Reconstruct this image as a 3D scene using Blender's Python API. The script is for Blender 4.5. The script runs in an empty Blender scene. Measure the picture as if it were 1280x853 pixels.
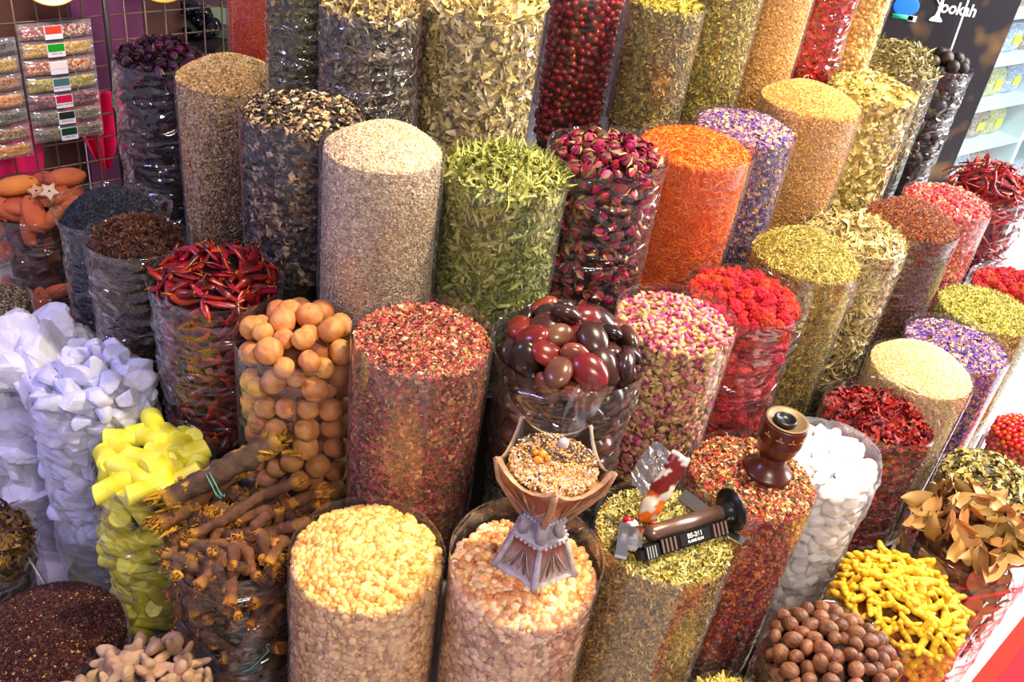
import bpy, math, random
import numpy as np
from mathutils import Vector, Matrix
random.seed(7); RNG = np.random.default_rng(7)
SC = bpy.context.scene; COL = SC.collection
PI = math.pi

# ------------------------------------------------------------------ camera, world, lights, exposure
CAM = np.array([0.0, 0.0, 2.1]); FPX = 1200.0
ROLL = math.atan2(270, 1774); PITCH = math.atan2(FPX, 1794)
FW = np.array([0, math.cos(PITCH), -math.sin(PITCH)]); RX0 = np.array([1.0, 0, 0]); UP0 = np.cross(RX0, FW)
RX = math.cos(ROLL) * RX0 + math.sin(ROLL) * UP0
UP = -math.sin(ROLL) * RX0 + math.cos(ROLL) * UP0
cd = bpy.data.cameras.new('camera'); cam = bpy.data.objects.new('camera', cd); COL.objects.link(cam)
cd.sensor_width = 36; cd.lens = 36 * FPX / 1280; cd.clip_start = .05
cam.matrix_world = Matrix(((RX[0], UP[0], -FW[0], CAM[0]), (RX[1], UP[1], -FW[1], CAM[1]), (RX[2], UP[2], -FW[2], CAM[2]), (0, 0, 0, 1)))
SC.camera = cam
w = bpy.data.worlds.new('market_hall_light'); SC.world = w; w.use_nodes = True
w.node_tree.nodes['Background'].inputs[0].default_value = (0.86, 0.80, 0.94, 1)
w.node_tree.nodes['Background'].inputs[1].default_value = 0.30
def light(name, kind, loc, target, energy, color, size=.3, size_y=None, spot=None, blend=.6):
    l = bpy.data.lights.new(name, kind); l.energy = energy; l.color = color
    if kind == 'AREA':
        l.shape = 'RECTANGLE' if size_y else 'DISK'; l.size = size
        if size_y: l.size_y = size_y
    if kind == 'SPOT': l.shadow_soft_size = size; l.spot_size = spot; l.spot_blend = blend
    o = bpy.data.objects.new(name, l); COL.objects.link(o); o.location = loc
    o.rotation_euler = (Vector(target) - Vector(loc)).to_track_quat('-Z', 'Y').to_euler()
    return o
light('warm_shop_lamp', 'SPOT', (1.15, 2.0, 3.7), (0.42, 2.05, 0.9), 460, (1.0, .84, .58), .09, spot=math.radians(64), blend=.75)
light('warm_front_fill', 'AREA', (0.9, -0.5, 3.0), (0.65, 2.1, .9), 38, (1.0, .84, .66), .9, .5)  # added fill that brightens the bag sides, not a lamp of the shop
light('cool_cabinet_fill', 'AREA', (2.7, 3.5, 2.6), (2.4, 4.4, .7), 90, (.88, .97, 1.0), 1.2, .15)  # added fill brightening the cabinet and nearby floor, not an actual tube
light('daylight_from_street', 'AREA', (3.7, 3.2, 2.0), (1.0, 2.2, .8), 150, (1.0, .97, .95), 1.2, 2.4)
light('violet_shop_light', 'AREA', (-2.4, 0.9, 2.5), (-.6, 1.8, .6), 26, (.50, .42, 1.0), .9, .5)
light('packet_lamp', 'SPOT', (-1.30, 2.45, 1.7), (-1.56, 2.9, 1.02), 26, (1.0, .86, .80), .04, spot=math.radians(60))
SC.view_settings.view_transform = 'Standard'; SC.view_settings.look = 'None'
SC.view_settings.exposure = 0.5; SC.view_settings.gamma = 1
SC.cycles.transparent_max_bounces = 12

# ------------------------------------------------------------------ helpers
EYE = np.array([0.0, 0.0, 2.1])  # fixed survey point used only to work out world positions
def at(px, py, d): return EYE + d * (FW + (px - 640) / FPX * RX - (py - 426.5) / FPX * UP)
def lin(c):
    c = np.asarray(c, float) / 255.0
    return np.where(c <= .04045, c / 12.92, ((c + .055) / 1.055) ** 2.4) ** 1.22
def rgba(c): return tuple(lin(c)) + (1.0,)
def tag(o, label=None, cat=None, group=None, kind=None):
    if label: o['label'] = label
    if cat: o['category'] = cat
    if group: o['group'] = group
    if kind: o['kind'] = kind
    return o
def empty(name, loc, label, cat, group=None, rot=(0, 0, 0)):
    o = bpy.data.objects.new(name, None); COL.objects.link(o); o.location = loc; o.rotation_euler = rot
    o.empty_display_size = .05
    return tag(o, label, cat, group)
def mesh_from(name, V, F, mat=None, col=None, smooth=True):
    """V (n,3); F: (m,k) array or list of arrays; col (n,3) linear"""
    Fs = F if isinstance(F, list) else [F]
    Fs = [np.asarray(f, np.int32) for f in Fs if len(f)]
    me = bpy.data.meshes.new(name); V = np.asarray(V, np.float32)
    me.vertices.add(len(V)); me.vertices.foreach_set('co', V.ravel())
    li = np.concatenate([f.ravel() for f in Fs]); tot = np.concatenate([np.full(len(f), f.shape[1], np.int32) for f in Fs])
    me.loops.add(len(li)); me.loops.foreach_set('vertex_index', li)
    st = np.concatenate([[0], np.cumsum(tot)[:-1]]).astype(np.int32)
    me.polygons.add(len(tot)); me.polygons.foreach_set('loop_start', st)
    me.polygons.foreach_set('use_smooth', np.full(len(tot), smooth))
    me.update(calc_edges=True)
    if col is not None:
        a = me.color_attributes.new('Col', 'FLOAT_COLOR', 'POINT')
        c = np.ones((len(V), 4), np.float32); c[:, :3] = col; a.data.foreach_set('color', c.ravel())
    if mat: me.materials.append(mat)
    return me
def obj(name, me, parent=None, loc=None, rot=None):
    o = bpy.data.objects.new(name, me); COL.objects.link(o)
    if parent: o.parent = parent
    if loc is not None: o.location = loc
    if rot is not None: o.rotation_euler = rot
    return o
class MB:
    def __init__(s): s.v = []; s.q = []; s.t = []; s.c = []; s.n = 0
    def add(s, V, F, col=(1, 1, 1)):
        V = np.asarray(V, float); s.v.append(V)
        for f in (F if isinstance(F, list) else [F]):
            f = np.asarray(f)
            if len(f) == 0: continue
            (s.q if f.shape[1] == 4 else s.t).append(f + s.n)
        c = np.asarray(col, float); s.c.append(np.broadcast_to(c, (len(V), 3))); s.n += len(V); return s
    def box(s, c, h, M=None, col=(1, 1, 1)):
        V = np.array([[x, y, z] for x in (-1, 1) for y in (-1, 1) for z in (-1, 1)], float) * np.asarray(h)
        if M is not None: V = V @ np.asarray(M).T
        return s.add(V + np.asarray(c), np.array([[0, 1, 3, 2], [4, 6, 7, 5], [0, 4, 5, 1], [2, 3, 7, 6], [0, 2, 6, 4], [1, 5, 7, 3]]), col)
    def tube(s, path, rad, seg=8, col=(1, 1, 1), cap=True, sq=None):
        V, F, cc = tube(path, rad, seg, cap, sq); return s.add(V, F, col if np.ndim(col) == 1 else np.repeat(col, seg, 0))
    def mesh(s, name, mat, smooth=True):
        F = ([np.concatenate(s.q)] if s.q else []) + ([np.concatenate(s.t)] if s.t else [])
        return mesh_from(name, np.concatenate(s.v), F, mat, np.concatenate(s.c), smooth)
    def obj(s, name, mat, parent=None, smooth=True, **k): return obj(name, s.mesh(name, mat, smooth), parent, **k)
def tube(path, rad, seg=8, cap=True, sq=None):
    P = np.asarray(path, float); n = len(P); rad = np.broadcast_to(rad, n)
    T = np.gradient(P, axis=0); T /= np.linalg.norm(T, axis=1, keepdims=True) + 1e-12
    a = np.array([0, 0, 1.0]) if abs(T[0][2]) < .9 else np.array([1.0, 0, 0])
    V = []; u = np.cross(T[0], a)
    for i in range(n):
        u = u - T[i] * np.dot(u, T[i]); u /= np.linalg.norm(u) + 1e-12; v = np.cross(T[i], u)
        th = np.arange(seg) * 2 * PI / seg; k = 1 if sq is None else sq
        V.append(P[i] + rad[i] * (np.outer(np.cos(th), u) + k * np.outer(np.sin(th), v)))
    V = np.concatenate(V); F = []
    for i in range(n - 1):
        j = np.arange(seg); F.append(np.stack([i * seg + j, i * seg + (j + 1) % seg, (i + 1) * seg + (j + 1) % seg, (i + 1) * seg + j], 1))
    F = [np.concatenate(F)]
    if cap:
        j = np.arange(1, seg - 1); b = (n - 1) * seg
        F.append(np.concatenate([np.stack([0 * j, j + 1, j], 1), np.stack([b + 0 * j, b + j, b + j + 1], 1)]))
    return V, F, None
def lathe(prof, seg=48, closed=False):
    P = np.asarray(prof, float); th = np.arange(seg) * 2 * PI / seg
    V = np.concatenate([np.stack([r * np.cos(th), r * np.sin(th), np.full(seg, z)], 1) for r, z in P]); F = []
    j = np.arange(seg)
    for i in range(len(P) - 1): F.append(np.stack([i * seg + j, i * seg + (j + 1) % seg, (i + 1) * seg + (j + 1) % seg, (i + 1) * seg + j], 1))
    return V, np.concatenate(F)
def ico(sub):
    t = (1 + 5 ** .5) / 2
    V = [(-1, t, 0), (1, t, 0), (-1, -t, 0), (1, -t, 0), (0, -1, t), (0, 1, t), (0, -1, -t), (0, 1, -t), (t, 0, -1), (t, 0, 1), (-t, 0, -1), (-t, 0, 1)]
    F = [(0, 11, 5), (0, 5, 1), (0, 1, 7), (0, 7, 10), (0, 10, 11), (1, 5, 9), (5, 11, 4), (11, 10, 2), (10, 7, 6), (7, 1, 8), (3, 9, 4), (3, 4, 2), (3, 2, 6), (3, 6, 8), (3, 8, 9), (4, 9, 5), (2, 4, 11), (6, 2, 10), (8, 6, 7), (9, 8, 1)]
    V = [np.array(v) / np.linalg.norm(v) for v in V]
    for _ in range(sub):
        cache = {}; G = []
        def mid(a, b):
            k = (min(a, b), max(a, b))
            if k not in cache:
                m = V[a] + V[b]; V.append(m / np.linalg.norm(m)); cache[k] = len(V) - 1
            return cache[k]
        for a, b, c in F:
            x, y, z = mid(a, b), mid(b, c), mid(c, a); G += [(a, x, z), (b, y, x), (c, z, y), (x, y, z)]
        F = G
    return np.array(V), np.array(F)
ICO = [ico(i) for i in range(5)]
def snoise(P, scale, seed=0, oct=3):
    """cheap smooth noise: sums of sines in random directions"""
    r = np.random.default_rng(seed); P = np.asarray(P, float); o = np.zeros(len(P)); a = 1.0
    for k in range(oct):
        for _ in range(4):
            d = r.normal(size=3); d /= np.linalg.norm(d); o += a * np.sin(P @ d * scale * (2 ** k) * r.uniform(.7, 1.4) + r.uniform(0, 7)) / 3
        a *= .5
    return o

# ------------------------------------------------------------------ materials
def new_mat(name):
    m = bpy.data.materials.new(name); m.use_nodes = True; nt = m.node_tree; nt.nodes.clear()
    return m, nt, nt.nodes.new('ShaderNodeOutputMaterial')
def N(nt, t, **k):
    n = nt.nodes.new(t)
    for a, b in k.items(): setattr(n, a, b)
    return n
def pbr(name, color=None, rough=.5, metal=0, attr=False, vary=0.0, nscale=0, namp=0, bump=0, bscale=60, spec=.5, sss=0, coat=0, trans=0, sheen=0):
    m, nt, out = new_mat(name); L = nt.links
    p = N(nt, 'ShaderNodeBsdfPrincipled'); L.new(p.outputs[0], out.inputs[0])
    p.inputs['Roughness'].default_value = rough; p.inputs['Metallic'].default_value = metal
    p.inputs['Specular IOR Level'].default_value = spec; p.inputs['Coat Weight'].default_value = coat
    p.inputs['Transmission Weight'].default_value = trans
    if attr: a = N(nt, 'ShaderNodeAttribute', attribute_name='Col'); src = a.outputs['Color']
    else:
        a = N(nt, 'ShaderNodeRGB'); a.outputs[0].default_value = rgba(color); src = a.outputs[0]
    if vary:
        oi = N(nt, 'ShaderNodeObjectInfo'); mr = N(nt, 'ShaderNodeMapRange'); mr.inputs[3].default_value = 1 - vary; mr.inputs[4].default_value = 1 + vary * .6
        L.new(oi.outputs['Random'], mr.inputs[0]); hs = N(nt, 'ShaderNodeHueSaturation'); L.new(mr.outputs[0], hs.inputs['Value']); L.new(src, hs.inputs['Color'])
        mr2 = N(nt, 'ShaderNodeMapRange'); mr2.inputs[3].default_value = .5 - vary * .05; mr2.inputs[4].default_value = .5 + vary * .05
        mm = N(nt, 'ShaderNodeMath', operation='FRACT'); m7 = N(nt, 'ShaderNodeMath', operation='MULTIPLY'); m7.inputs[1].default_value = 17.3
        L.new(oi.outputs['Random'], m7.inputs[0]); L.new(m7.outputs[0], mm.inputs[0]); L.new(mm.outputs[0], mr2.inputs[0]); L.new(mr2.outputs[0], hs.inputs['Hue']); src = hs.outputs[0]
    tc = N(nt, 'ShaderNodeTexCoord')
    if namp:
        no = N(nt, 'ShaderNodeTexNoise'); no.inputs['Scale'].default_value = nscale; no.inputs['Detail'].default_value = 5; L.new(tc.outputs['Object'], no.inputs['Vector'])
        mr = N(nt, 'ShaderNodeMapRange'); mr.inputs[1].default_value = .3; mr.inputs[2].default_value = .7; mr.inputs[3].default_value = 1 - namp; mr.inputs[4].default_value = 1 + namp * .5
        L.new(no.outputs[0], mr.inputs[0]); mx = N(nt, 'ShaderNodeVectorMath', operation='SCALE'); L.new(src, mx.inputs[0]); L.new(mr.outputs[0], mx.inputs['Scale']); src = mx.outputs[0]
    L.new(src, p.inputs['Base Color'])
    if bump:
        no = N(nt, 'ShaderNodeTexNoise'); no.inputs['Scale'].default_value = bscale; no.inputs['Detail'].default_value = 6; L.new(tc.outputs['Object'], no.inputs['Vector'])
        b = N(nt, 'ShaderNodeBump'); b.inputs['Strength'].default_value = bump; b.inputs['Distance'].default_value = .004; L.new(no.outputs[0], b.inputs['Height']); L.new(b.outputs[0], p.inputs['Normal'])
    if sss:
        p.inputs['Subsurface Weight'].default_value = sss; p.inputs['Subsurface Radius'].default_value = (.01, .006, .004); p.inputs['Subsurface Scale'].default_value = 1
    return m
def mat_core(name, pal, size):
    m, nt, out = new_mat(name); L = nt.links; p = N(nt, 'ShaderNodeBsdfPrincipled'); L.new(p.outputs[0], out.inputs[0]); p.inputs['Roughness'].default_value = .75
    tc = N(nt, 'ShaderNodeTexCoord'); vo = N(nt, 'ShaderNodeTexVoronoi'); vo.inputs['Scale'].default_value = 1.0 / size; L.new(tc.outputs['Object'], vo.inputs['Vector'])
    sp = N(nt, 'ShaderNodeSeparateColor'); L.new(vo.outputs['Color'], sp.inputs[0]); cr = N(nt, 'ShaderNodeValToRGB'); cr.color_ramp.interpolation = 'CONSTANT'
    e = cr.color_ramp.elements; n = len(pal)
    while len(e) < n: e.new(.5)
    for i, c in enumerate(pal): e[i].position = i / n; e[i].color = rgba(c)
    L.new(sp.outputs[0], cr.inputs[0]); L.new(cr.outputs[0], p.inputs['Base Color'])
    b = N(nt, 'ShaderNodeBump', invert=True); b.inputs['Strength'].default_value = .9; b.inputs['Distance'].default_value = size * .7
    L.new(vo.outputs['Distance'], b.inputs['Height']); L.new(b.outputs[0], p.inputs['Normal'])
    return m
def mat_film(name, wrinkle=.5, haze=.06, tint=(252, 252, 253), rough=.12, streak=1.0, base=.05):
    m, nt, out = new_mat(name); L = nt.links
    tr = N(nt, 'ShaderNodeBsdfTransparent'); tr.inputs[0].default_value = rgba(tint)
    gl = N(nt, 'ShaderNodeBsdfGlossy'); gl.inputs['Roughness'].default_value = rough; gl.inputs[0].default_value = (1, 1, 1, 1)
    df = N(nt, 'ShaderNodeBsdfDiffuse'); df.inputs[0].default_value = (.85, .85, .88, 1)
    tc = N(nt, 'ShaderNodeTexCoord'); mp = N(nt, 'ShaderNodeMapping'); mp.inputs['Scale'].default_value = (7, 7, 17); mp.inputs['Rotation'].default_value = (.35, .2, 0)
    L.new(tc.outputs['Object'], mp.inputs[0]); no = N(nt, 'ShaderNodeTexNoise'); no.inputs['Scale'].default_value = 1.1; no.inputs['Detail'].default_value = 1.2; no.inputs['Distortion'].default_value = 1.6
    L.new(mp.outputs[0], no.inputs['Vector']); b = N(nt, 'ShaderNodeBump'); b.inputs['Strength'].default_value = wrinkle; b.inputs['Distance'].default_value = .03
    L.new(no.outputs[0], b.inputs['Height']); L.new(b.outputs[0], gl.inputs['Normal']); L.new(b.outputs[0], df.inputs['Normal'])
    lf = N(nt, 'ShaderNodeLayerWeight'); lf.inputs[0].default_value = .5; L.new(b.outputs[0], lf.inputs['Normal']); fr = N(nt, 'ShaderNodeMath', operation='POWER'); fr.inputs[1].default_value = 4.0; L.new(lf.outputs['Facing'], fr.inputs[0])
    mr = N(nt, 'ShaderNodeMath', operation='MULTIPLY_ADD', use_clamp=True); mr.inputs[1].default_value = .85; mr.inputs[2].default_value = base; L.new(fr.outputs[0], mr.inputs[0])
    m1 = N(nt, 'ShaderNodeMixShader'); L.new(mr.outputs[0], m1.inputs[0]); L.new(tr.outputs[0], m1.inputs[1]); L.new(gl.outputs[0], m1.inputs[2])
    # milky creases in the plastic
    n2 = N(nt, 'ShaderNodeTexNoise'); n2.inputs['Scale'].default_value = 2.2; n2.inputs['Detail'].default_value = 4; L.new(mp.outputs[0], n2.inputs['Vector'])
    m2 = N(nt, 'ShaderNodeMapRange'); m2.inputs[1].default_value = .58; m2.inputs[2].default_value = .72; m2.inputs[3].default_value = haze; m2.inputs[4].default_value = haze + .08 * streak; L.new(n2.outputs[0], m2.inputs[0])
    lw = N(nt, 'ShaderNodeLayerWeight'); lw.inputs[0].default_value = .25; ad = N(nt, 'ShaderNodeMath', operation='MULTIPLY_ADD', use_clamp=True); ad.inputs[1].default_value = .035
    L.new(lw.outputs['Facing'], ad.inputs[0]); L.new(m2.outputs[0], ad.inputs[2])
    m3 = N(nt, 'ShaderNodeMixShader'); L.new(ad.outputs[0], m3.inputs[0]); L.new(m1.outputs[0], m3.inputs[1]); L.new(df.outputs[0], m3.inputs[2]); L.new(m3.outputs[0], out.inputs[0])
    return m
FILM = {'milky': mat_film('film_milky', .6, .20, rough=.12, streak=.8, base=.06), 'smooth': mat_film('film_smooth', .09, .015, rough=.10, streak=.5, base=.06), 'loose': mat_film('film_loose', 1.0, .008, rough=.05, streak=.8, base=.09), 'thin': mat_film('film_thin', .35, .008, rough=.07, streak=.6, base=.065)}
GRAIN = pbr('grain', attr=True, rough=.6, vary=0)
GLOSSGRAIN = pbr('resin_grain', attr=True, rough=.35, vary=0)
LEAFY = pbr('dry_leaf', attr=True, rough=.55, vary=.22)
ITEM = pbr('dried_fruit', attr=True, rough=.55, vary=.18, bump=.4, bscale=90)
ROUGHITEM = pbr('rough_item', attr=True, rough=.85, vary=.2, bump=.8, bscale=110)
GLOSSITEM = pbr('polished_seed', attr=True, rough=.25, vary=.22, coat=.2, nscale=25, namp=.25)
CHILI = pbr('chili_skin', attr=True, rough=.3, vary=.3, nscale=30, namp=.3)
ROSE = pbr('rose_petal', attr=True, rough=.55, vary=.35)
ROCK = pbr('salt_crystal', attr=True, rough=.4, vary=.06, bump=.35, bscale=60, sss=.3)
BARK = pbr('bark', attr=True, rough=.85, vary=.2, nscale=45, namp=.45, bump=1.0, bscale=80)
PLAIN = pbr('painted', attr=True, rough=.5)
DARKWOOD = pbr('dark_wood', (60, 42, 36), .6, nscale=8, namp=.3, bump=.3)

# ------------------------------------------------------------------ setting
def plane(name, c, ux, uy, mat, kind='structure'):
    c, ux, uy = map(np.array, (c, ux, uy)); n = np.cross(ux, uy).astype(float); n /= np.linalg.norm(n); n *= .02
    V = np.array([c - ux - uy, c + ux - uy, c + ux + uy, c - ux + uy]); V = np.concatenate([V, V - n])
    o = obj(name, mesh_from(name, V, np.array([[0, 1, 2, 3], [7, 6, 5, 4], [0, 4, 5, 1], [1, 5, 6, 2], [2, 6, 7, 3], [3, 7, 4, 0]]), mat, smooth=False)); o['kind'] = kind; return o
plane('floor', (0.4, 2.4, 0), (4.6, 0, 0), (0, 0, 0) if 0 else (0, 3.4, 0), pbr('pale_floor', (205, 200, 200), .5, nscale=6, namp=.15))
plane('wall_back', (0.4, 5.78, 1.6), (4.6, 0, 0), (0, 0, 1.62), pbr('dim_wall', (120, 95, 95), .8, nscale=3, namp=.3))

# ------------------------------------------------------------------ bags: id -> x, y, rim z, radius
BAG = {}
for l in """A1 -0.211 1.275 0.721 .149;A2 0.088 1.272 0.788 .145;A3 0.353 1.383 0.796 .141;A4 0.549 1.586 0.802 .140;A5 0.754 1.770 0.742 .134;A6 0.938 1.975 0.748 .141
A7 1.103 2.205 0.739 .142;A8 1.286 2.436 0.710 .151;A9 1.464 2.690 0.696 .156;A10 1.649 2.933 0.674 .146;B1 0.749 1.333 0.562 .146;B2 0.956 1.548 0.531 .151
B3 1.169 1.768 0.570 .152;B4 1.312 2.018 0.543 .132;B5 1.476 2.221 0.560 .101;B6 0.542 1.222 0.495 .087;C1 -0.177 1.580 1.037 .143;C2 0.123 1.647 1.014 .155
C3 0.353 1.831 1.014 .137;C4 0.542 2.049 0.974 .148;C5 0.729 2.282 0.984 .149;C6 0.922 2.510 0.961 .148;C7 1.139 2.710 0.941 .145;C8 1.330 2.960 0.921 .142
C9 1.572 3.223 0.899 .150;D0 -0.446 1.642 0.943 .131;Dm1 -0.670 1.796 0.952 .139;Dm2 -0.917 1.944 0.934 .112;Dm3 -1.062 2.142 0.892 .131;Dm4 -1.441 2.450 0.700 .150
D1 -0.876 2.537 1.132 .152;D2 -0.547 2.051 1.269 .141;D3 -0.329 1.880 1.277 .132;D4 -0.070 1.980 1.240 .143;D5 0.159 2.150 1.245 .141;D6 0.388 2.331 1.223 .148
D7 0.548 2.577 1.204 .142;D8 0.757 2.788 1.230 .152;D9 0.984 2.980 1.236 .140;D10 1.148 3.336 1.224 .149;D11 1.357 3.473 1.213 .098;E1 -0.86 2.86 1.42 .13
E2 -0.636 2.434 1.448 .106;E3 -0.450 2.297 1.451 .121;E4 -0.197 2.431 1.465 .160;E5 0.066 2.775 1.450 .110;E6 0.274 2.656 1.478 .104;E7 0.474 2.929 1.485 .101
E8 0.649 3.027 1.499 .094;E9 0.806 3.134 1.485 .091;E10 0.951 3.223 1.486 .076;F -1.129 2.672 1.108 .133;G1 -1.166 1.864 0.583 .147;G2 -0.937 1.695 0.675 .136
G3 -0.733 1.526 0.643 .127;G4 -0.503 1.380 0.618 .135;G5 -0.865 1.261 0.354 .151;G6 -0.603 1.111 0.409 .148;G7 -1.405 2.100 0.573 .100""".replace('\n', ';').split(';'):
    a = l.split(); BAG[a[0]] = tuple(float(v) for v in a[1:])
STAND = bpy.data.objects.new('display_stand', None); COL.objects.link(STAND); STAND['kind'] = 'structure'
class Bag: pass
def bag(i, label, film='smooth', collar=.012, dome=.03, H=.55, inset=0.0, bulge=0.0, taper=.04, name='spice_bag', tilt=None, notch=None, flare=.0):
    """a clear plastic bag: film with a collar above the contents. Local frame: base at z=0"""
    x, y, zr, r = BAG[i]; b = Bag(); b.id = i; z0 = zr - H
    if z0 < .03: z0 = 0; H = zr
    else:
        hb = z0 / 2; s = r * .66
        MB().box((x, y, hb), (s, s, hb - .0005)).obj('stand_block', DARKWOOD, STAND, smooth=False)
    b.x, b.y, b.z0, b.r, b.H = x, y, z0, r, H; b.top = H - collar; b.dome = dome; b.rc = r - .006 - inset; b.taper = taper; b.collar = collar
    b.face = math.atan2(-y, -x); b.seed = abs(hash(i)) % 1 if 0 else sum(map(ord, i)) * 13
    b.root = empty(name, (x, y, z0), label, 'bag')
    seg, rows = (120, 48) if film in ('loose', 'milky') else (80, 24)
    th = np.arange(seg) * 2 * PI / seg; zs = np.concatenate([[0.0], np.linspace(.004, 1, rows)]) * H
    TH, Z = np.meshgrid(th, zs); rr = r * (1 - taper * (1 - Z / H)); P = np.stack([np.cos(TH) * 3, np.sin(TH) * 3, Z * 14], -1).reshape(-1, 3)
    n = snoise(P * [1, 1, 1.6], 1.6, b.seed, 3).reshape(TH.shape)
    amp = (.0035 + bulge) if film in ('loose', 'milky') else .0012 + bulge
    rr = rr + np.clip(n, -.3, 3) * amp * np.clip((H - Z) / .1, .25, 1)
    if film in ('loose', 'milky'): rr = rr + .0042 * np.abs(np.sin(Z * 55 + 2.5 * np.sin(2 * TH + b.seed) + n * 2.5)) * np.clip(snoise(P * .7, 1.3, b.seed + 5, 1).reshape(TH.shape) + .3, 0, 1)
    if film in ('loose', 'milky'):
        n2 = snoise(np.stack([np.cos(TH) * 2.4, np.sin(TH) * 2.4, Z * 30 + 1.5 * np.sin(TH + b.seed)], -1).reshape(-1, 3), 1.0, b.seed + 11, 2).reshape(TH.shape)
        rr = rr + .0048 * np.clip(1 - np.abs(n2) * 2.6, 0, 1) ** 2
    rr[0] *= .9; edge = np.clip((Z - (H - collar - .02)) / (collar + .02), 0, 1)
    lip = snoise(np.stack([np.cos(th) * 2, np.sin(th) * 2, 0 * th], 1), 1.5, b.seed + 3, 2)
    if film in ('loose', 'milky'): rr = rr + edge * (flare + .004 * lip[None, :])
    Z = Z + edge * lip[None, :] * (min(.012, collar * .35) if film in ('loose', 'milky') else .0025)
    if notch: # (angle, height, width): a tongue of film standing up
        d = np.angle(np.exp(1j * (TH - notch[0]))); Z = Z + edge * notch[1] * np.exp(-(d / notch[2]) ** 2)
    if tilt: Z = Z + edge * tilt[1] * np.cos(TH - tilt[0])
    V = np.stack([rr * np.cos(TH), rr * np.sin(TH), Z], -1).reshape(-1, 3); R_, S_ = TH.shape
    F = []; j = np.arange(seg)
    for k in range(R_ - 1): F.append(np.stack([k * seg + j, k * seg + (j + 1) % seg, (k + 1) * seg + (j + 1) % seg, (k + 1) * seg + j], 1))
    V = np.concatenate([V, [[0, 0, 0]]]); tri = np.stack([(j + 1) % seg, j, np.full(seg, len(V) - 1)], 1)
    obj('bag_film', mesh_from('bag_film', V, [np.concatenate(F), tri], FILM[film]), b.root)
    return b
def heap_z(b, rho, th):
    q = np.clip(rho / b.rc, 0, 1); base = b.top + b.dome * (1 - q ** 2.2)
    return base + .006 * snoise(np.stack([rho * np.cos(th), rho * np.sin(th), 0 * rho], -1).reshape(-1, 3), 22, b.seed, 2).reshape(np.shape(rho)) * (1 - q ** 4)
def core(b, pal, size, inset=0.0, name='spice_filling'):
    seg = 64; rc = b.rc - inset - .001; rings = []
    for q in np.linspace(0, 1, 12)[1:][::-1]: rings.append((q * rc, None))
    th = np.arange(seg) * 2 * PI / seg; V = []
    for z in (0.006, b.top - inset - .004): 
        rz = (rc - b.taper * b.r * (1 - z / b.H)); V.append(np.stack([rz * np.cos(th), rz * np.sin(th), np.full(seg, z)], 1))
    for q, _ in rings:
        z = heap_z(b, np.full(seg, q), th) - inset; V.append(np.stack([q * np.cos(th), q * np.sin(th), z], 1))
    V.append(np.array([[0, 0, float(heap_z(b, np.zeros(1), np.zeros(1))[0]) - inset], [0, 0, .006]])); V = np.concatenate(V); nr = 2 + len(rings); j = np.arange(seg); F = []
    for k in range(nr - 1): F.append(np.stack([k * seg + j, k * seg + (j + 1) % seg, (k + 1) * seg + (j + 1) % seg, (k + 1) * seg + j], 1))
    L0 = (nr - 1) * seg; tri = np.concatenate([np.stack([L0 + j, L0 + (j + 1) % seg, np.full(seg, len(V) - 2)], 1), np.stack([(j + 1) % seg, j, np.full(seg, len(V) - 1)], 1)])
    o = obj(name, mesh_from(name, V, [np.concatenate(F), tri], mat_core('core_' + b.id, pal, size)), b.root); o['kind'] = 'stuff'; return o
# ---- grain templates (verts, tris, weight toward second palette)
def T_grit():
    V = np.array([[1, 0, -.4], [-.6, .8, -.4], [-.6, -.8, -.4], [.1, 0, .7]]) * .62; return V, np.array([[0, 1, 2][::-1], [0, 1, 3], [1, 2, 3], [2, 0, 3]]), np.zeros(4)
def T_seed(l=1.0, wd=.5):
    V = np.array([[l, 0, 0], [-l, 0, 0], [0, wd, 0], [0, -wd, 0], [0, 0, wd], [0, 0, -wd]]) * .55; return V, np.array([[0, 2, 4], [2, 1, 4], [1, 3, 4], [3, 0, 4], [2, 0, 5], [1, 2, 5], [3, 1, 5], [0, 3, 5]]), np.zeros(6)
def T_ball(): V, F = ICO[0]; return V * .52 * (1 + .18 * RNG.normal(size=(12, 1)).clip(-1, 1)), F, np.zeros(12)
def T_pebble():
    V, F = ICO[1]; return V * .52 * (1 + .16 * snoise(V, 2.2, int(RNG.integers(999)), 2)[:, None].clip(-1.2, 1.2)), F, np.zeros(len(V))
def T_flake():
    V = np.array([[-.6, -.4, 0], [0, -.45, .18], [.6, -.3, 0], [.55, .4, .05], [0, .5, .2], [-.5, .35, 0]]); return V, np.array([[0, 1, 5], [1, 4, 5], [1, 2, 4], [2, 3, 4]]), np.zeros(6)
def T_leaf(n=4, wd=.22, curl=.9, tw=.6, sg=1):
    V = []; F = []
    for k in range(n + 1):
        t = k / n; a = (t - .5) * curl * 2; x = math.sin(a) / max(curl, .01) ; z = (1 - math.cos(a)) / max(curl, .01); ww = wd * math.sin(PI * (.06 + .88 * t)) ** .7; an = tw * (t - .5)
        V += [[x, -ww * math.cos(an), (z - ww * math.sin(an)) * sg], [x, ww * math.cos(an), (z + ww * math.sin(an)) * sg]]
    for k in range(n): F += [[2 * k, 2 * k + 2, 2 * k + 3], [2 * k, 2 * k + 3, 2 * k + 1]]
    return np.array(V), np.array(F), np.zeros(len(V))
def T_stick(l=1.0, wd=.12, bend=.15):
    V = []; 
    for x, s, z in ((-.5, .6, 0), (0, 1, bend), (.5, .6, 0)):
        for k in range(3): a = k * 2 * PI / 3; V.append([x * l, wd * s * math.cos(a), wd * s * math.sin(a) + z])
    F = []
    for i in range(2):
        for k in range(3): a, b_ = i * 3 + k, i * 3 + (k + 1) % 3; F += [[a, b_, b_ + 3], [a, b_ + 3, a + 3]]
    return np.array(V), np.array(F), np.zeros(9)
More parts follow.
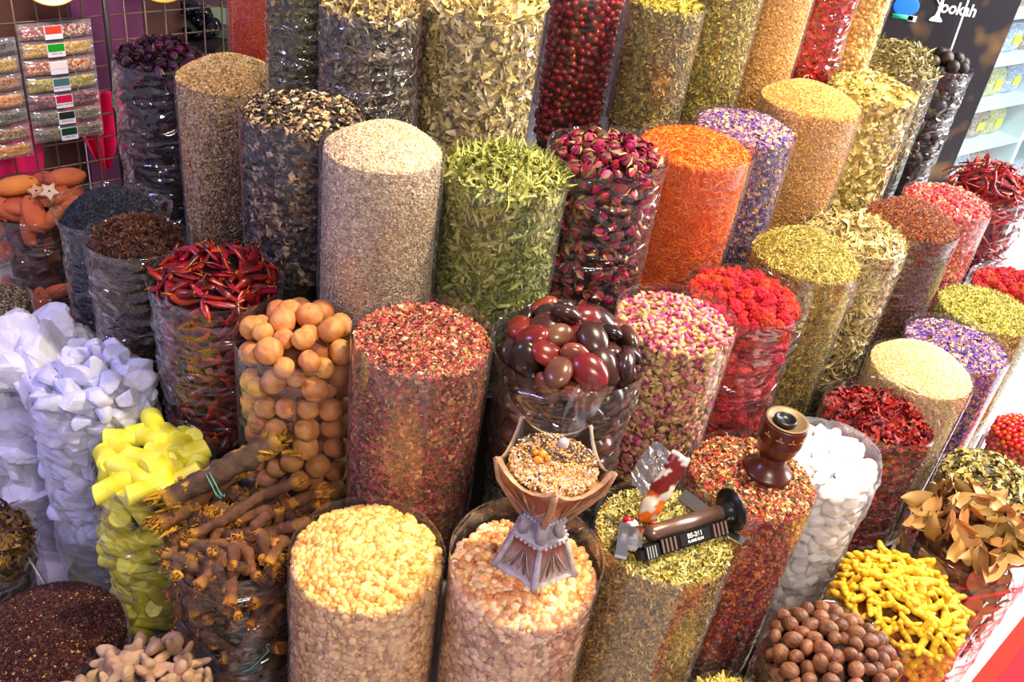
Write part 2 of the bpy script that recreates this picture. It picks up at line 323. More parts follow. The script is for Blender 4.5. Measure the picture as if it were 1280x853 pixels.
def T_bud():
    V, F = ICO[0]; V = V * [1.15, .72, .72]; V = np.concatenate([V * .5, [[-.9, .2, .1], [-.75, -.25, .2], [-.3, .45, .1], [-.3, -.1, .5]]]); F = np.concatenate([F, [[12, 14, 13], [12, 15, 14], [13, 15, 12]]]); w_ = (V[:, 0] < -.12).astype(float); return V, F, w_
def T_petal():
    V = []; 
    for i in range(3):
        for k in range(3): x, y = i - 1, k - 1; V.append([x * .55 * (1 - .25 * abs(y)), y * .5 * (1 - .3 * (i == 0)), .28 * (x * x + y * y) - .2])
    F = []
    for i in range(2):
        for k in range(2): a = i * 3 + k; F += [[a, a + 3, a + 4], [a, a + 4, a + 1]]
    return np.array(V), np.array(F), np.zeros(9)
TPL = {'pebble': [T_ball, T_pebble, T_ball, T_ball], 'curl': [lambda: T_leaf(6, .10, 1.7, 1.4, -1), lambda: T_leaf(5, .13, 1.0, -1.6, -1), lambda: T_leaf(6, .09, 1.5, 2.0), lambda: T_leaf(4, .15, .5, .8, -1)], 'grit': [T_grit], 'seed': [T_seed], 'rice': [lambda: T_seed(1.0, .34)], 'ball': [T_ball, T_ball, T_ball], 'flake': [T_flake], 'leaf': [lambda: T_leaf(4, .2, .7, .8), lambda: T_leaf(4, .16, 1.3, -.6, -1), lambda: T_leaf(4, .22, .9, .9, -1), lambda: T_leaf(4, .24, .4, .5)],
       'straw': [lambda: T_stick(1, .07, .12), lambda: T_leaf(4, .12, 1.2, 1.2, -1), lambda: T_leaf(4, .15, 1.5, 1, -1)], 'needle': [lambda: T_stick(1, .09, .05), lambda: T_stick(1, .08, .14)],
       'thread': [lambda: T_stick(1.2, .07, .1)], 'bud': [T_bud], 'petal': [T_petal, lambda: T_leaf(3, .35, .8, .5)], 'mix': [T_grit, T_flake, lambda: T_stick(.9, .16, .05)], 'herb': [T_grit, lambda: T_leaf(2, .25, .5, .4), lambda: T_stick(1, .12, .08)]}
def surf_points(b, n_top, n_side, vis, off=0.0, half=2.0):
    rho = b.rc * np.sqrt(RNG.random(n_top)); th = RNG.random(n_top) * 2 * PI; z = heap_z(b, rho, th) + off
    P1 = np.stack([rho * np.cos(th), rho * np.sin(th), z], 1); q = rho / b.rc; sl = 2.2 * b.dome * q ** 1.2 / b.rc
    N1 = np.stack([np.cos(th) * sl, np.sin(th) * sl, np.ones(n_top)], 1); N1 /= np.linalg.norm(N1, axis=1, keepdims=True)
    th = b.face + RNG.uniform(-half, half, n_side); z = b.top - RNG.random(n_side) * min(vis, b.top - .01); rz = b.rc - b.taper * b.r * (1 - z / b.H) + off * .5
    P2 = np.stack([rz * np.cos(th), rz * np.sin(th), z], 1); N2 = np.stack([np.cos(th), np.sin(th), 0 * th], 1)
    return np.concatenate([P1, P2]), np.concatenate([N1, N2])
def frames(Nn, tilt):
    n = len(Nn); Nn = Nn + RNG.normal(size=(n, 3)) * tilt; Nn /= np.linalg.norm(Nn, axis=1, keepdims=True)
    A = RNG.normal(size=(n, 3)); X = np.cross(Nn, A); X /= np.linalg.norm(X, axis=1, keepdims=True); Y = np.cross(Nn, X); return np.stack([X, Y, Nn], 2)
def grains(b, kind, size, pal, n_top, n_side, vis=.34, tilt=.5, pal2=None, off=0.0, jit=.12, mat=None, wts=None, vars_=.3, name='spice_grains', smooth=None, sidepal=None, toppal_only=None, half=1.9):
    P, Nn = surf_points(b, n_top, n_side, vis, off, half); n = len(P); R_ = frames(Nn, tilt); S = size * (1 + vars_ * RNG.normal(size=n)).clip(.45, 1.7)
    pl = np.array([lin(c) for c in pal]); idx = RNG.choice(len(pl), n, p=None if wts is None else np.array(wts) / sum(wts)); C_ = pl[idx] * (1 + jit * RNG.normal(size=(n, 1))).clip(.5, 1.6)
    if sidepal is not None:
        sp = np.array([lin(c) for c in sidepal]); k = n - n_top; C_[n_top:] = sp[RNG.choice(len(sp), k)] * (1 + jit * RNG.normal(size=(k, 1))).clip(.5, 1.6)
    C2 = C_ if pal2 is None else np.array([lin(c) for c in pal2])[RNG.choice(len(pal2), n)]
    fn = TPL[kind]; which = RNG.integers(0, len(fn), n); mb = MB(); P = P - Nn * (size * .22)
    for k, f in enumerate(fn):
        V, F, wt = f(); m = np.nonzero(which == k)[0]
        if len(m) == 0: continue
        X = np.einsum('nij,vj->nvi', R_[m] * S[m][:, None, None], V) + P[m][:, None, :]
        # keep inside the film
        rad = np.hypot(X[..., 0], X[..., 1]); lim = b.r - .0035 - b.taper * b.r * (1 - np.clip(X[..., 2] / b.H, 0, 1)); over = (rad > lim) & (X[..., 2] < b.top + .004)
        sc = np.where(over, lim / np.maximum(rad, 1e-6), 1); X[..., 0] *= sc; X[..., 1] *= sc
        cc = C_[m][:, None, :] * (1 - wt[None, :, None]) + C2[m][:, None, :] * wt[None, :, None]
        mb.add(X.reshape(-1, 3), (F[None] + (np.arange(len(m)) * len(V))[:, None, None]).reshape(-1, F.shape[1]), cc.reshape(-1, 3))
    o = mb.obj(name, mat or GRAIN, b.root, smooth=(kind in ('seed', 'ball', 'rice', 'bud', 'pebble')) if smooth is None else smooth); o['kind'] = 'stuff'; return o
ORD = ['first', 'second', 'third', 'fourth', 'fifth', 'sixth', 'seventh', 'eighth', 'ninth', 'tenth', 'eleventh', 'twelfth', 'thirteenth', 'fourteenth', 'fifteenth', 'sixteenth', 'seventeenth', 'eighteenth', 'nineteenth', 'twentieth']
def single_out(objs, text, where, rows):
    """labels that name each piece by its row from the front of the heap and its place from the left"""
    def px(o): v = np.array(o.matrix_world.translation) - EYE; d = v @ FW; return (v @ RX) / d, -(v @ UP) / d
    q = sorted(objs, key=lambda o: -px(o)[1]); n = math.ceil(len(q) / rows)
    for r in range(rows):
        for k, o in enumerate(sorted(q[r * n:(r + 1) * n], key=lambda o: px(o)[0])):
            o['label'] = f"{text}, {ORD[min(k, 19)]} from left, {ORD[r]} row from front {where}"
def spice(i, label, kind, size, pal, film='smooth', top=1.0, side=1.0, vis=.36, cap=9000, coresize=None, **k):
    bk = {a: k.pop(a) for a in list(k) if a in ('collar', 'dome', 'H', 'bulge', 'taper', 'notch', 'tilt', 'flare')}
    b = bag(i, label, film, inset=size * .25, **bk); core(b, pal, coresize or size, inset=size * .35)
    ft = {'grit': .30, 'seed': .5, 'rice': .4, 'ball': .62, 'pebble': .62, 'curl': .2, 'flake': .45, 'leaf': .26, 'straw': .16, 'needle': .16, 'thread': .18, 'bud': .55, 'petal': .42, 'mix': .28, 'herb': .26}[kind] * size ** 2
    nt = int(min(cap * .55, top * 1.5 * PI * b.rc ** 2 / ft)); ns = int(min(cap, side * 1.25 * 3.8 * b.rc * vis / ft))
    grains(b, kind, size, pal, nt, ns, vis=vis, **k); return b

# front row
b = spice('A1', 'bag of golden yellow resin grains at the front, left of the incense burner', 'pebble', .0122, [(250, 212, 132), (255, 228, 160), (242, 186, 106), (252, 216, 140), (232, 168, 94)], collar=.016, dome=.035, top=1.7, side=1.5, vis=.42, cap=5200, taper=.0, mat=GLOSSGRAIN, jit=.1, sidepal=[(222, 182, 130), (236, 196, 150), (205, 160, 118), (240, 205, 150), (190, 140, 100)])  # sidepal has the film veil and violet light put into its colours
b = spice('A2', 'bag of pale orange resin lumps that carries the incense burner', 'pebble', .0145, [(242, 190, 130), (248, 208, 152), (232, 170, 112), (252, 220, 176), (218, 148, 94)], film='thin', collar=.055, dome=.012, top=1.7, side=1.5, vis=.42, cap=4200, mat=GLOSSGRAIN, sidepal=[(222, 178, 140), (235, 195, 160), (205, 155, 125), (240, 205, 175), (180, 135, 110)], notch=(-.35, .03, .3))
A2 = b
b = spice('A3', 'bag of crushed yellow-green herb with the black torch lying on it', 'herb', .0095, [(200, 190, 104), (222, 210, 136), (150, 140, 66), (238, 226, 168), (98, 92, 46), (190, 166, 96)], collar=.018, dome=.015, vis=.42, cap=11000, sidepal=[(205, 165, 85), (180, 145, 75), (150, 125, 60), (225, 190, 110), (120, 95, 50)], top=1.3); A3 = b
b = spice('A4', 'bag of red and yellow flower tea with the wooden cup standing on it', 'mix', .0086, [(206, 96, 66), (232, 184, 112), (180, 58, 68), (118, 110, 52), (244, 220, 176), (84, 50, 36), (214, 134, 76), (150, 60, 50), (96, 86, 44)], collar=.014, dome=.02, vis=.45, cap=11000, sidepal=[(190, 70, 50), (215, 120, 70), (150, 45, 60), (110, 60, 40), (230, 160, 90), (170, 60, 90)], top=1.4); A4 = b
b = spice('A6', 'bag of dark red dried hibiscus petals behind the white crystals', 'petal', .017, [(140, 18, 32), (174, 34, 40), (90, 10, 26), (206, 84, 66), (116, 16, 36)], film='loose', collar=.03, dome=.014, vis=.44, cap=4200)
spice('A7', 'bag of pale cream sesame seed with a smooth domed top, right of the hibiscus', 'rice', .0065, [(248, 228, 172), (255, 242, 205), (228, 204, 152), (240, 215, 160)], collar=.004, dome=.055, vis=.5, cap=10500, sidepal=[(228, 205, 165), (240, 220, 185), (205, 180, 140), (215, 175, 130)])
spice('A8', 'bag of violet petals with yellow specks, right of the cream sesame', 'mix', .0095, [(118, 76, 168), (90, 56, 140), (228, 190, 140), (166, 116, 184), (108, 66, 158), (206, 170, 130)], collar=.018, dome=.012, vis=.42, cap=9000)
spice('A9', 'bag of yellow-green crushed herb, right of the violet petals', 'herb', .0085, [(205, 195, 92), (172, 162, 62), (228, 218, 132), (140, 130, 50)], collar=.006, dome=.03, vis=.4, cap=8000)
b = bag('B4', 'bag of pale and dark lichen flakes behind the bay leaves', 'loose', collar=.004, dome=.05, inset=.004); core(b, [(90, 80, 52), (62, 56, 42), (172, 152, 92)], .012, .006); grains(b, 'flake', .017, [(205, 190, 122), (90, 80, 52), (232, 217, 162), (62, 56, 42), (172, 152, 92), (220, 200, 130)], 1500, 1500, vis=.25, tilt=.9)
b = bag('B6', 'small bag of pale yellow chopped herb at the bottom edge, left of the nutmegs', 'smooth', collar=.01, dome=.02, inset=.002); core(b, [(225, 205, 110), (190, 170, 85)], .007, .003); grains(b, 'leaf', .014, [(226, 206, 110), (238, 222, 150), (190, 172, 80)], 1500, 700, vis=.1, tilt=.6)
# second row
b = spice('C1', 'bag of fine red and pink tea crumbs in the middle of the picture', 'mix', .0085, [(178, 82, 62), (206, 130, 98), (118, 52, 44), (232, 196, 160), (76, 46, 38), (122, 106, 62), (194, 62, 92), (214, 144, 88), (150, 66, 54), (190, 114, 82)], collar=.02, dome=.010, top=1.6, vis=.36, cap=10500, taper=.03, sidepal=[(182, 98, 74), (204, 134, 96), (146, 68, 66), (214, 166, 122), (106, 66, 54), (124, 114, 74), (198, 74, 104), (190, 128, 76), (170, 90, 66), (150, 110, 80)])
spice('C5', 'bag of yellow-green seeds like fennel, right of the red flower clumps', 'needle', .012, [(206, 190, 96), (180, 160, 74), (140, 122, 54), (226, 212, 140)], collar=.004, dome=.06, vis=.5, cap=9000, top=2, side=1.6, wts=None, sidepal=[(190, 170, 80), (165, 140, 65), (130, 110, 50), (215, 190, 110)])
b = bag('C6', 'bag of curly straw-coloured grass, right of the yellow-green seeds', 'thin', collar=.004, dome=.05, inset=.004); core(b, [(150, 130, 80), (190, 165, 110), (110, 95, 60)], .012, .008); grains(b, 'straw', .032, [(218, 198, 142), (192, 168, 112), (238, 224, 178), (152, 132, 82), (225, 205, 150)], 1700, 2600, vis=.46, tilt=.55)
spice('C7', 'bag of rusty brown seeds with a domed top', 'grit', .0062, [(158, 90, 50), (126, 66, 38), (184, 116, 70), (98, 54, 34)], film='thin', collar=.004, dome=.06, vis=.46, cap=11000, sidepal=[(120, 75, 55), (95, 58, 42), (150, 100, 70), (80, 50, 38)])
spice('C8', 'bag of small pink rosebuds, right of the rusty brown seeds', 'bud', .013, [(206, 44, 86), (226, 90, 100), (176, 26, 76), (216, 60, 96)], pal2=[(240, 180, 140), (226, 120, 110)], collar=.006, dome=.035, vis=.4, cap=4000, jit=.15)
# third row
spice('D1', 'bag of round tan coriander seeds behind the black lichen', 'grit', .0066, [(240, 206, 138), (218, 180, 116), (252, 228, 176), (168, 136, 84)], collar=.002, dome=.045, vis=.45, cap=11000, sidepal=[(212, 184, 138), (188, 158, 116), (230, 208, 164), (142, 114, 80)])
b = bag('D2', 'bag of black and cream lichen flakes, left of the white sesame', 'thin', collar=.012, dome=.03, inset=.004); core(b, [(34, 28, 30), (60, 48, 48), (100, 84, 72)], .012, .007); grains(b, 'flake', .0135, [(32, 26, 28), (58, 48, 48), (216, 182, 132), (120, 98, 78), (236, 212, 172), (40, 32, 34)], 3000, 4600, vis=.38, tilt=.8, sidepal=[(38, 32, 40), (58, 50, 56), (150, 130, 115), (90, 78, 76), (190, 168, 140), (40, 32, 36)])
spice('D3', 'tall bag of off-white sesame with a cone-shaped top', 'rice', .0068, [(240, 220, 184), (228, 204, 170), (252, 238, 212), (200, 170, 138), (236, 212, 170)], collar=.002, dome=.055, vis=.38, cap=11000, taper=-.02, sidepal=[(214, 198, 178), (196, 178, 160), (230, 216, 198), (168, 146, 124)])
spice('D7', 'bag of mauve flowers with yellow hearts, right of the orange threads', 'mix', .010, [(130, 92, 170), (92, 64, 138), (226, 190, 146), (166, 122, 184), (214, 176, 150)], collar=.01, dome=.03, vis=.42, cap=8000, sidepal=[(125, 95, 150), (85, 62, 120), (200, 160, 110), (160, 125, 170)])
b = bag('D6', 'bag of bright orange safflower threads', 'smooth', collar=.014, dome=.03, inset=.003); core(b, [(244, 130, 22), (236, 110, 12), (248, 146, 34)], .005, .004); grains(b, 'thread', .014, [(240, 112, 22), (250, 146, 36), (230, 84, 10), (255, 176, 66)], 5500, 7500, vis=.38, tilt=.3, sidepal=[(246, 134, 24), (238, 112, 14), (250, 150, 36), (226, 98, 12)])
spice('D8', 'bag of fine tan grain with a domed top, behind the straw-coloured grass', 'grit', .0058, [(226, 182, 110), (242, 206, 136), (204, 154, 88)], collar=.003, dome=.05, vis=.42, cap=10500, sidepal=[(216, 170, 105), (198, 150, 90), (232, 192, 125)])
b = bag('D9', 'bag of pale yellow dried flower flakes, behind the tan grain', 'thin', collar=.006, dome=.035, inset=.004); core(b, [(200, 180, 100), (225, 205, 130)], .012, .006); grains(b, 'flake', .017, [(230, 210, 132), (206, 186, 104), (244, 230, 172), (180, 160, 84)], 1700, 1800, vis=.36, tilt=.7)
b = bag('D10', 'bag of curly olive-brown herb heaped high, left of the black limes', 'thin', collar=.004, dome=.08, inset=.004); core(b, [(150, 135, 80), (120, 105, 62)], .012, .008); grains(b, 'straw', .03, [(184, 170, 112), (152, 138, 80), (214, 198, 144), (128, 112, 66)], 1700, 1500, vis=.34, tilt=.7)
# top row
spice('E1', 'bag of brick-red chilli powder at the top, right of the wire rack', 'grit', .005, [(232, 98, 22), (216, 80, 14), (240, 116, 34)], collar=.01, dome=.03, vis=.4, cap=5000)
b = bag('E2', 'bag of dull green crushed leaves, right of the chilli powder', 'loose', collar=.01, dome=.03, inset=.003); core(b, [(120, 115, 62), (84, 78, 48)], .008, .005); grains(b, 'leaf', .014, [(122, 117, 62), (102, 97, 52), (154, 144, 84), (84, 78, 48)], 900, 3800, vis=.4, tilt=.5)
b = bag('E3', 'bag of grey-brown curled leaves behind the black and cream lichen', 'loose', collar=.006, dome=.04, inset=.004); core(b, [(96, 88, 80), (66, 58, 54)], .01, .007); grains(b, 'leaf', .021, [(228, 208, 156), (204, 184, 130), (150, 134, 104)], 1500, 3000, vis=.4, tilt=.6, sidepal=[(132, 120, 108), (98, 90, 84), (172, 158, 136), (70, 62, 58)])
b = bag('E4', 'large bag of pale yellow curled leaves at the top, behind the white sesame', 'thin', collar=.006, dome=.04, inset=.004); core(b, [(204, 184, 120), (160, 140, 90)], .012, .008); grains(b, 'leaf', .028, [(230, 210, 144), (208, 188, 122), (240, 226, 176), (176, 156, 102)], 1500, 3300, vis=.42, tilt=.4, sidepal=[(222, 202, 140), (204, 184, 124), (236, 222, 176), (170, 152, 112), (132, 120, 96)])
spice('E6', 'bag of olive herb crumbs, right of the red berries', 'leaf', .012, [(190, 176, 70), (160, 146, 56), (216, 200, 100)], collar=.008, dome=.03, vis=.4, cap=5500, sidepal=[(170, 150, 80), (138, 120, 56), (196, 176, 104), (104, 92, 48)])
spice('E7', 'bag of yellow-green herb crumbs, second from the red berries', 'leaf', .011, [(196, 176, 84), (164, 148, 62), (218, 200, 116), (130, 118, 54)], collar=.01, dome=.03, vis=.4, cap=5500)
spice('E8', 'bag of fine sandy grain at the top, left of the red petals', 'grit', .0055, [(232, 190, 118), (244, 210, 142), (214, 166, 96)], collar=.01, dome=.03, vis=.4, cap=6000)
spice('E9', 'bag of scarlet petals at the top, right of the sandy grain', 'petal', .018, [(216, 40, 42), (238, 74, 62), (174, 22, 32)], film='loose', collar=.01, dome=.03, vis=.36, cap=1500)
spice('E10', 'bag of yellow nuts at the top, right of the scarlet petals', 'ball', .013, [(238, 204, 124), (248, 222, 150), (224, 180, 96)], collar=.01, dome=.03, vis=.36, cap=1500)
# left side
b = bag('Dm3', 'bag of black seeds behind the star anise', 'loose', collar=.03, dome=.075, inset=.004, flare=.012); core(b, [(36, 39, 54), (24, 26, 38), (52, 56, 74)], .005, .002); grains(b, 'grit', .0062, [(36, 39, 54), (24, 26, 38), (52, 56, 74)], 5000, 3500, vis=.3)
spice('G7', 'bag of grey-brown seeds at the left edge, in front of the clay stones', 'seed', .0085, [(156, 140, 108), (112, 97, 72), (194, 178, 142), (90, 76, 56)], collar=.004, dome=.02, vis=.2, cap=3500)
b = spice('G5', 'bag of dark brown-red sumac at the bottom left corner', 'grit', .0058, [(86, 36, 28), (66, 26, 22), (124, 62, 36), (58, 24, 26), (74, 30, 24), (96, 44, 30), (214, 170, 110)], collar=.006, dome=.05, vis=.12, cap=16000, wts=[4, 4, 2, 4, 4, 3, .25], top=2)

# ------------------------------------------------------------------ single pieces lying in the bags
def pack(b, a, n_max, gap=1.75, half=1.9, vis=.36, depth=1.5, tries=5000, poke=.0, topfrac=None):
    at_ = PI * b.rc ** 2 * 1.2; as_ = 2 * half * b.rc * vis; pt = at_ / (at_ + as_) if topfrac is None else topfrac
    nt = int(tries * pt); ns = tries - nt; P, Nn = surf_points(b, nt, ns, vis, 0, half); t = a * (1 - poke) + a * depth * RNG.random(tries)
    t[:nt] -= a * .6
    P = P - Nn * t[:, None]
    rad = np.hypot(P[:, 0], P[:, 1]); rz = b.rc - b.taper * b.r * (1 - P[:, 2] / b.H) - a * .96; s = np.where((rad > rz) & (P[:, 2] < b.top + .01), rz / np.maximum(rad, 1e-6), 1); P[:, 0] *= s; P[:, 1] *= s
    ok = np.ones(tries, bool); order = np.argsort(t + a * .7 * RNG.random(tries)); keep = []; Q = np.empty((0, 3)); g2 = (a * gap) ** 2
    for i in order:
        if len(keep) >= n_max: break
        if P[i, 2] < a * 1.05: continue
        if len(keep) == 0 or ((Q - P[i]) ** 2).sum(1).min() > g2: keep.append(i); Q = np.concatenate([Q, P[i:i + 1]])
    keep = np.array(keep); return P[keep], Nn[keep], keep < nt
def strew(b, name, label, cat, group, meshes, P, Nn, tilt=.3, smin=.85, smax=1.12, full=False):
    R_ = frames(Nn, tilt); out = []
    for k in range(len(P)):
        M = Matrix(R_[k].tolist()).to_4x4() if not full else Matrix.Rotation(RNG.uniform(0, 6.28), 4, Vector(RNG.normal(size=3)))
        s = RNG.uniform(smin, smax); o = bpy.data.objects.new(name, meshes[int(RNG.integers(len(meshes)))]); COL.objects.link(o)
        o.matrix_world = Matrix.Translation(Vector(P[k]) + Vector((b.x, b.y, b.z0))) @ M @ Matrix.Scale(s, 4); tag(o, label, cat, group); out.append(o)
    return out
def V3(*a): return np.array(a, float)
def ell(sub, sx, sy, sz, nz=0, ns=5, seed=0, col=(200, 150, 100), col2=None, cscale=4):
    V, F = ICO[sub]; V = V * (1 + nz * snoise(V, ns, seed, 2)[:, None]); c = lin(col)[None].repeat(len(V), 0)
    if col2 is not None: k = np.clip(.5 + .6 * snoise(V, cscale, seed + 9, 3), 0, 1)[:, None]; c = c * (1 - k) + lin(col2) * k
    return V * [sx, sy, sz], F, c
def mk(name, parts, mat, smooth=True):
    mb = MB()
    for V, F, c in parts: mb.add(V, F, c)
    return mb.mesh(name, mat, smooth)
# dried lemons
def lemon(s):
    V, F, c = ell(3, 1, 1, .92, .025, 3, s, (226, 170, 108), (196, 132, 76), 3)
    th = np.arctan2(V[:, 1], V[:, 0]); pol = np.abs(V[:, 2]) / np.linalg.norm(V, axis=1); V = V * (1 - .035 * np.abs(np.sin(th * 3 + s)) ** 6 * (pol > .2))[:, None]
    d = V[:, 2] > .80; V[d] *= .93; c[V[:, 2] > .86] = lin((150, 92, 50)); return mk('dried_lemon', [(V * .0265, F, c)], ITEM)
b = bag('D0', 'bag of round orange-tan dried lemons, left of the pink tea crumbs', 'thin', collar=.012, dome=.05, inset=.0, taper=.06); core(b, [(150, 90, 45), (110, 62, 30)], .03, .038)
P, Nn, tp = pack(b, .0265, 150, gap=1.7, depth=1.0, tries=14000, vis=.42); ms = [lemon(s) for s in range(5)]
single_out(strew(b, 'dried_lemon', 'round orange-tan dried lemon showing above the bag rim, left of the pink tea crumbs', 'lemon', 'dried lemons on top of their bag', ms, P[tp], Nn[tp], full=True), 'dried lemon', 'of heap top', 5)
single_out(strew(b, 'dried_lemon', 'round orange-tan dried lemon pressed behind clear film below the rim', 'lemon', 'dried lemons behind the film', ms, P[~tp], Nn[~tp], full=True), 'dried lemon behind film', 'of bag', 10)
# big brown seeds
def bigseed(s):
    V, F, c = ell(3, 1, .78, .52, .03, 2, s, [(150, 62, 46), (96, 56, 46), (150, 106, 84), (82, 50, 46), (110, 64, 50), (70, 46, 44)][s % 6], [(110, 40, 34), (70, 42, 38), (120, 76, 60), (60, 36, 36), (150, 92, 70), (50, 34, 34)][s % 6], 2); return mk('brown_seed', [(V * .039, F, c)], GLOSSITEM)
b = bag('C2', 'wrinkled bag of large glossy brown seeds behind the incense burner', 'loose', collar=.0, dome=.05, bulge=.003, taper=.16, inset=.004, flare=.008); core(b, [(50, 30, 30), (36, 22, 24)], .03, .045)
P, Nn, tp = pack(b, .026, 130, gap=1.62, depth=1.2, tries=7000, vis=.36, poke=.2); ms = [bigseed(s) for s in range(6)]
single_out(strew(b, 'brown_seed', 'large glossy brown oval seed heaped on the bag behind the incense burner', 'seed', 'large brown seeds on top', ms, P[tp], Nn[tp], tilt=.45, smin=.8, smax=1.15), 'large glossy brown seed', 'of heap', 5)
single_out(strew(b, 'brown_seed', 'large brown oval seed behind the wrinkled film, above the incense burner', 'seed', 'large brown seeds behind the film', ms, P[~tp], Nn[~tp], tilt=.4), 'big seed behind film', 'of bag', 9)
# nutmegs
def nutmeg(s):
    V, F, c = ell(3, 1.12, .9, .9, .02, 3, s, (176, 124, 90), (122, 78, 56), 3); th = np.arctan2(V[:, 2], V[:, 1]); V = V * (1 - .05 * np.abs(np.sin(th * 5 + 2.2 * np.sin(V[:, 0] * 3 + s))) ** 3)[:, None]; return mk('nutmeg', [(V * .0172, F, c * [1, .72, 1.0, .6, .88, .8][s % 6])], ITEM)
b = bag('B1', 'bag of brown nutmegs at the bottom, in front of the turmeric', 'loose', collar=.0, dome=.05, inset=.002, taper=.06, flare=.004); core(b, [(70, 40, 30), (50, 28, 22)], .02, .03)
P, Nn, tp = pack(b, .0165, 220, gap=1.66, depth=1.2, tries=12000, vis=.16); ms = [nutmeg(s) for s in range(6)]
single_out(strew(b, 'nutmeg', 'whole brown nutmeg heaped in the bag at the bottom right', 'nutmeg', 'nutmegs in their bag', ms, P, Nn, full=True, smin=.78, smax=1.18), 'whole brown nutmeg', 'of heap', 12)
# turmeric fingers
def finger(s, L=.066, r=.0078, c1=(240, 204, 60), c2=(218, 172, 40)):
    r_ = np.random.default_rng(s); n = 13; t = np.linspace(-.5, .5, n); bx, by = r_.uniform(-.3, .3, 2); path = np.stack([t * L, bx * L * (t * t * 2) + .04 * L * np.sin(t * 7 + s), by * L * (t * t * 2)], 1)
    rad = r * (1 - .25 * np.abs(t * 2) ** 3) * (1 + .05 * np.sin(np.arange(n) * 2.4 + s)) ; rad[0] *= .5; rad[-1] *= .45
    cc = np.array([lin(c1) if (k + s) % 3 else lin(c2) for k in range(n)]); mb = MB().tube(path, rad, 8, cc)
    if s % 3 == 0: mb.tube([path[6], path[6] + V3(.006, .010, .004), path[6] + V3(.010, .020, .006)], [r * .75, r * .65, r * .35], 7, lin(c1))
    return mb.mesh('turmeric_root', ITEM)
b = bag('B2', 'bag of bright yellow turmeric roots, right of the nutmegs', 'thin', collar=.004, dome=.065, inset=.002, taper=.08); core(b, [(170, 110, 12), (120, 76, 10)], .02, .026)
P, Nn, tp = pack(b, .0095, 260, gap=2.1, depth=2.2, tries=9000, vis=.22, poke=.1); ms = [finger(s) for s in range(9)]
strew(b, 'turmeric_root', 'knobbly bright yellow turmeric root heaped right of the nutmegs', 'turmeric', 'turmeric roots in their bag', ms, P, Nn, tilt=.35, smin=.75, smax=1.2)
# bay leaves
def bay(s):
    r_ = np.random.default_rng(s); n, m = 10, 4; L = .105; W = .026; V = []; c = []
    for i in range(n + 1):
        t = i / n; w_ = W * math.sin(PI * min(1, t * 1.02)) ** .75 * (1 - .25 * t) + .0006
        for k in range(-m // 2, m // 2 + 1): u = k / (m / 2); V.append([(t - .5) * L, u * w_, .006 * abs(u) + r_.uniform(-.001, .001) + .018 * ((t - .5) * 2) ** 2 * ((s % 3) - 1) + .004 * math.sin(t * 9 + s) * u]); c.append(lin([(204, 160, 102), (186, 150, 92), (194, 140, 86), (170, 140, 84)][s % 4]) * (1.15 if k == 0 else 1))
    F = [[i * (m + 1) + k, (i + 1) * (m + 1) + k, (i + 1) * (m + 1) + k + 1, i * (m + 1) + k + 1] for i in range(n) for k in range(m)]
    return mesh_from('bay_leaf', V, np.array(F), LEAFY, np.array(c))
b = bag('B3', 'bag of tan bay leaves at the right edge, behind the turmeric', 'loose', collar=.0, dome=.04, inset=.004, taper=.12); core(b, [(140, 90, 55), (110, 70, 45)], .04, .035)
P, Nn, tp = pack(b, .016, 130, gap=1.4, depth=1.6, tries=4000, vis=.45, poke=.4); ms = [bay(s) for s in range(8)]
Nt = Nn.copy(); Nt[tp] = Nt[tp] * .55 + RNG.normal(size=Nt[tp].shape) * .55
single_out(strew(b, 'bay_leaf', 'tan pointed bay leaf sticking up from the bag at the right edge', 'leaf', 'bay leaves on top of their bag', ms, P[tp] + [0, 0, .012], Nt[tp], tilt=.1, smin=.8, smax=1.15), 'tan bay leaf', 'of heap', 7)
strew(b, 'bay_leaf', 'brown bay leaf pressed flat behind pinkish film at the right edge', 'leaf', 'bay leaves behind the film', ms, P[~tp], Nn[~tp], tilt=.15, smin=.7, smax=.95)
# white crystals and alum rocks
def crystal(s, size, flat=1.0, col=(242, 242, 244), k=7, rough=.02):
    r_ = np.random.default_rng(s); V, F = ICO[3]; D = r_.normal(size=(k, 3)); D /= np.linalg.norm(D, axis=1, keepdims=True); D *= 1 / r_.uniform(.62, 1.0, (k, 1)); d = np.max(V @ D.T, 1); r = np.minimum(1 / np.maximum(d, .3), 1.25)
    V = V * r[:, None] * (1 + rough * snoise(V, 9, s, 2)[:, None]) * [1.15, .95, .8 * flat]; return mk('salt_crystal', [(V * size, F, lin(col))], ROCK, False)
b = bag('A5', 'bag of bright white crystals, right of the wooden cup', 'milky', collar=.02, dome=.025, inset=.0, taper=.05); core(b, [(240, 238, 238), (228, 226, 230)], .02, .022)
P, Nn, tp = pack(b, .016, 190, gap=1.55, depth=1.0, tries=5000, vis=.42); ms = [crystal(s, .0175) for s in range(6)]
strew(b, 'salt_crystal', 'bright white sunlit crystal in the bag right of the wooden cup', 'crystal', 'white crystals right of the cup', ms, P, Nn, full=True)
b = bag('G2', 'bag of translucent white crystals, behind the yellow sticks at left', 'milky', collar=.0, dome=.06, inset=.0, taper=.04, bulge=.003); core(b, [(215, 214, 228), (200, 200, 220)], .03, .03)
P, Nn, tp = pack(b, .023, 120, gap=1.55, depth=1.1, tries=6000, vis=.42, poke=.15); ms = [crystal(s + 20, .027, .9, (206, 208, 232)) for s in range(7)]
single_out(strew(b, 'salt_crystal', 'large cloudy white crystal in the bag behind the yellow sticks', 'crystal', 'cloudy crystals at left', ms, P, Nn, full=True, smin=.75, smax=1.2), 'cloudy crystal', 'of left bag', 12)
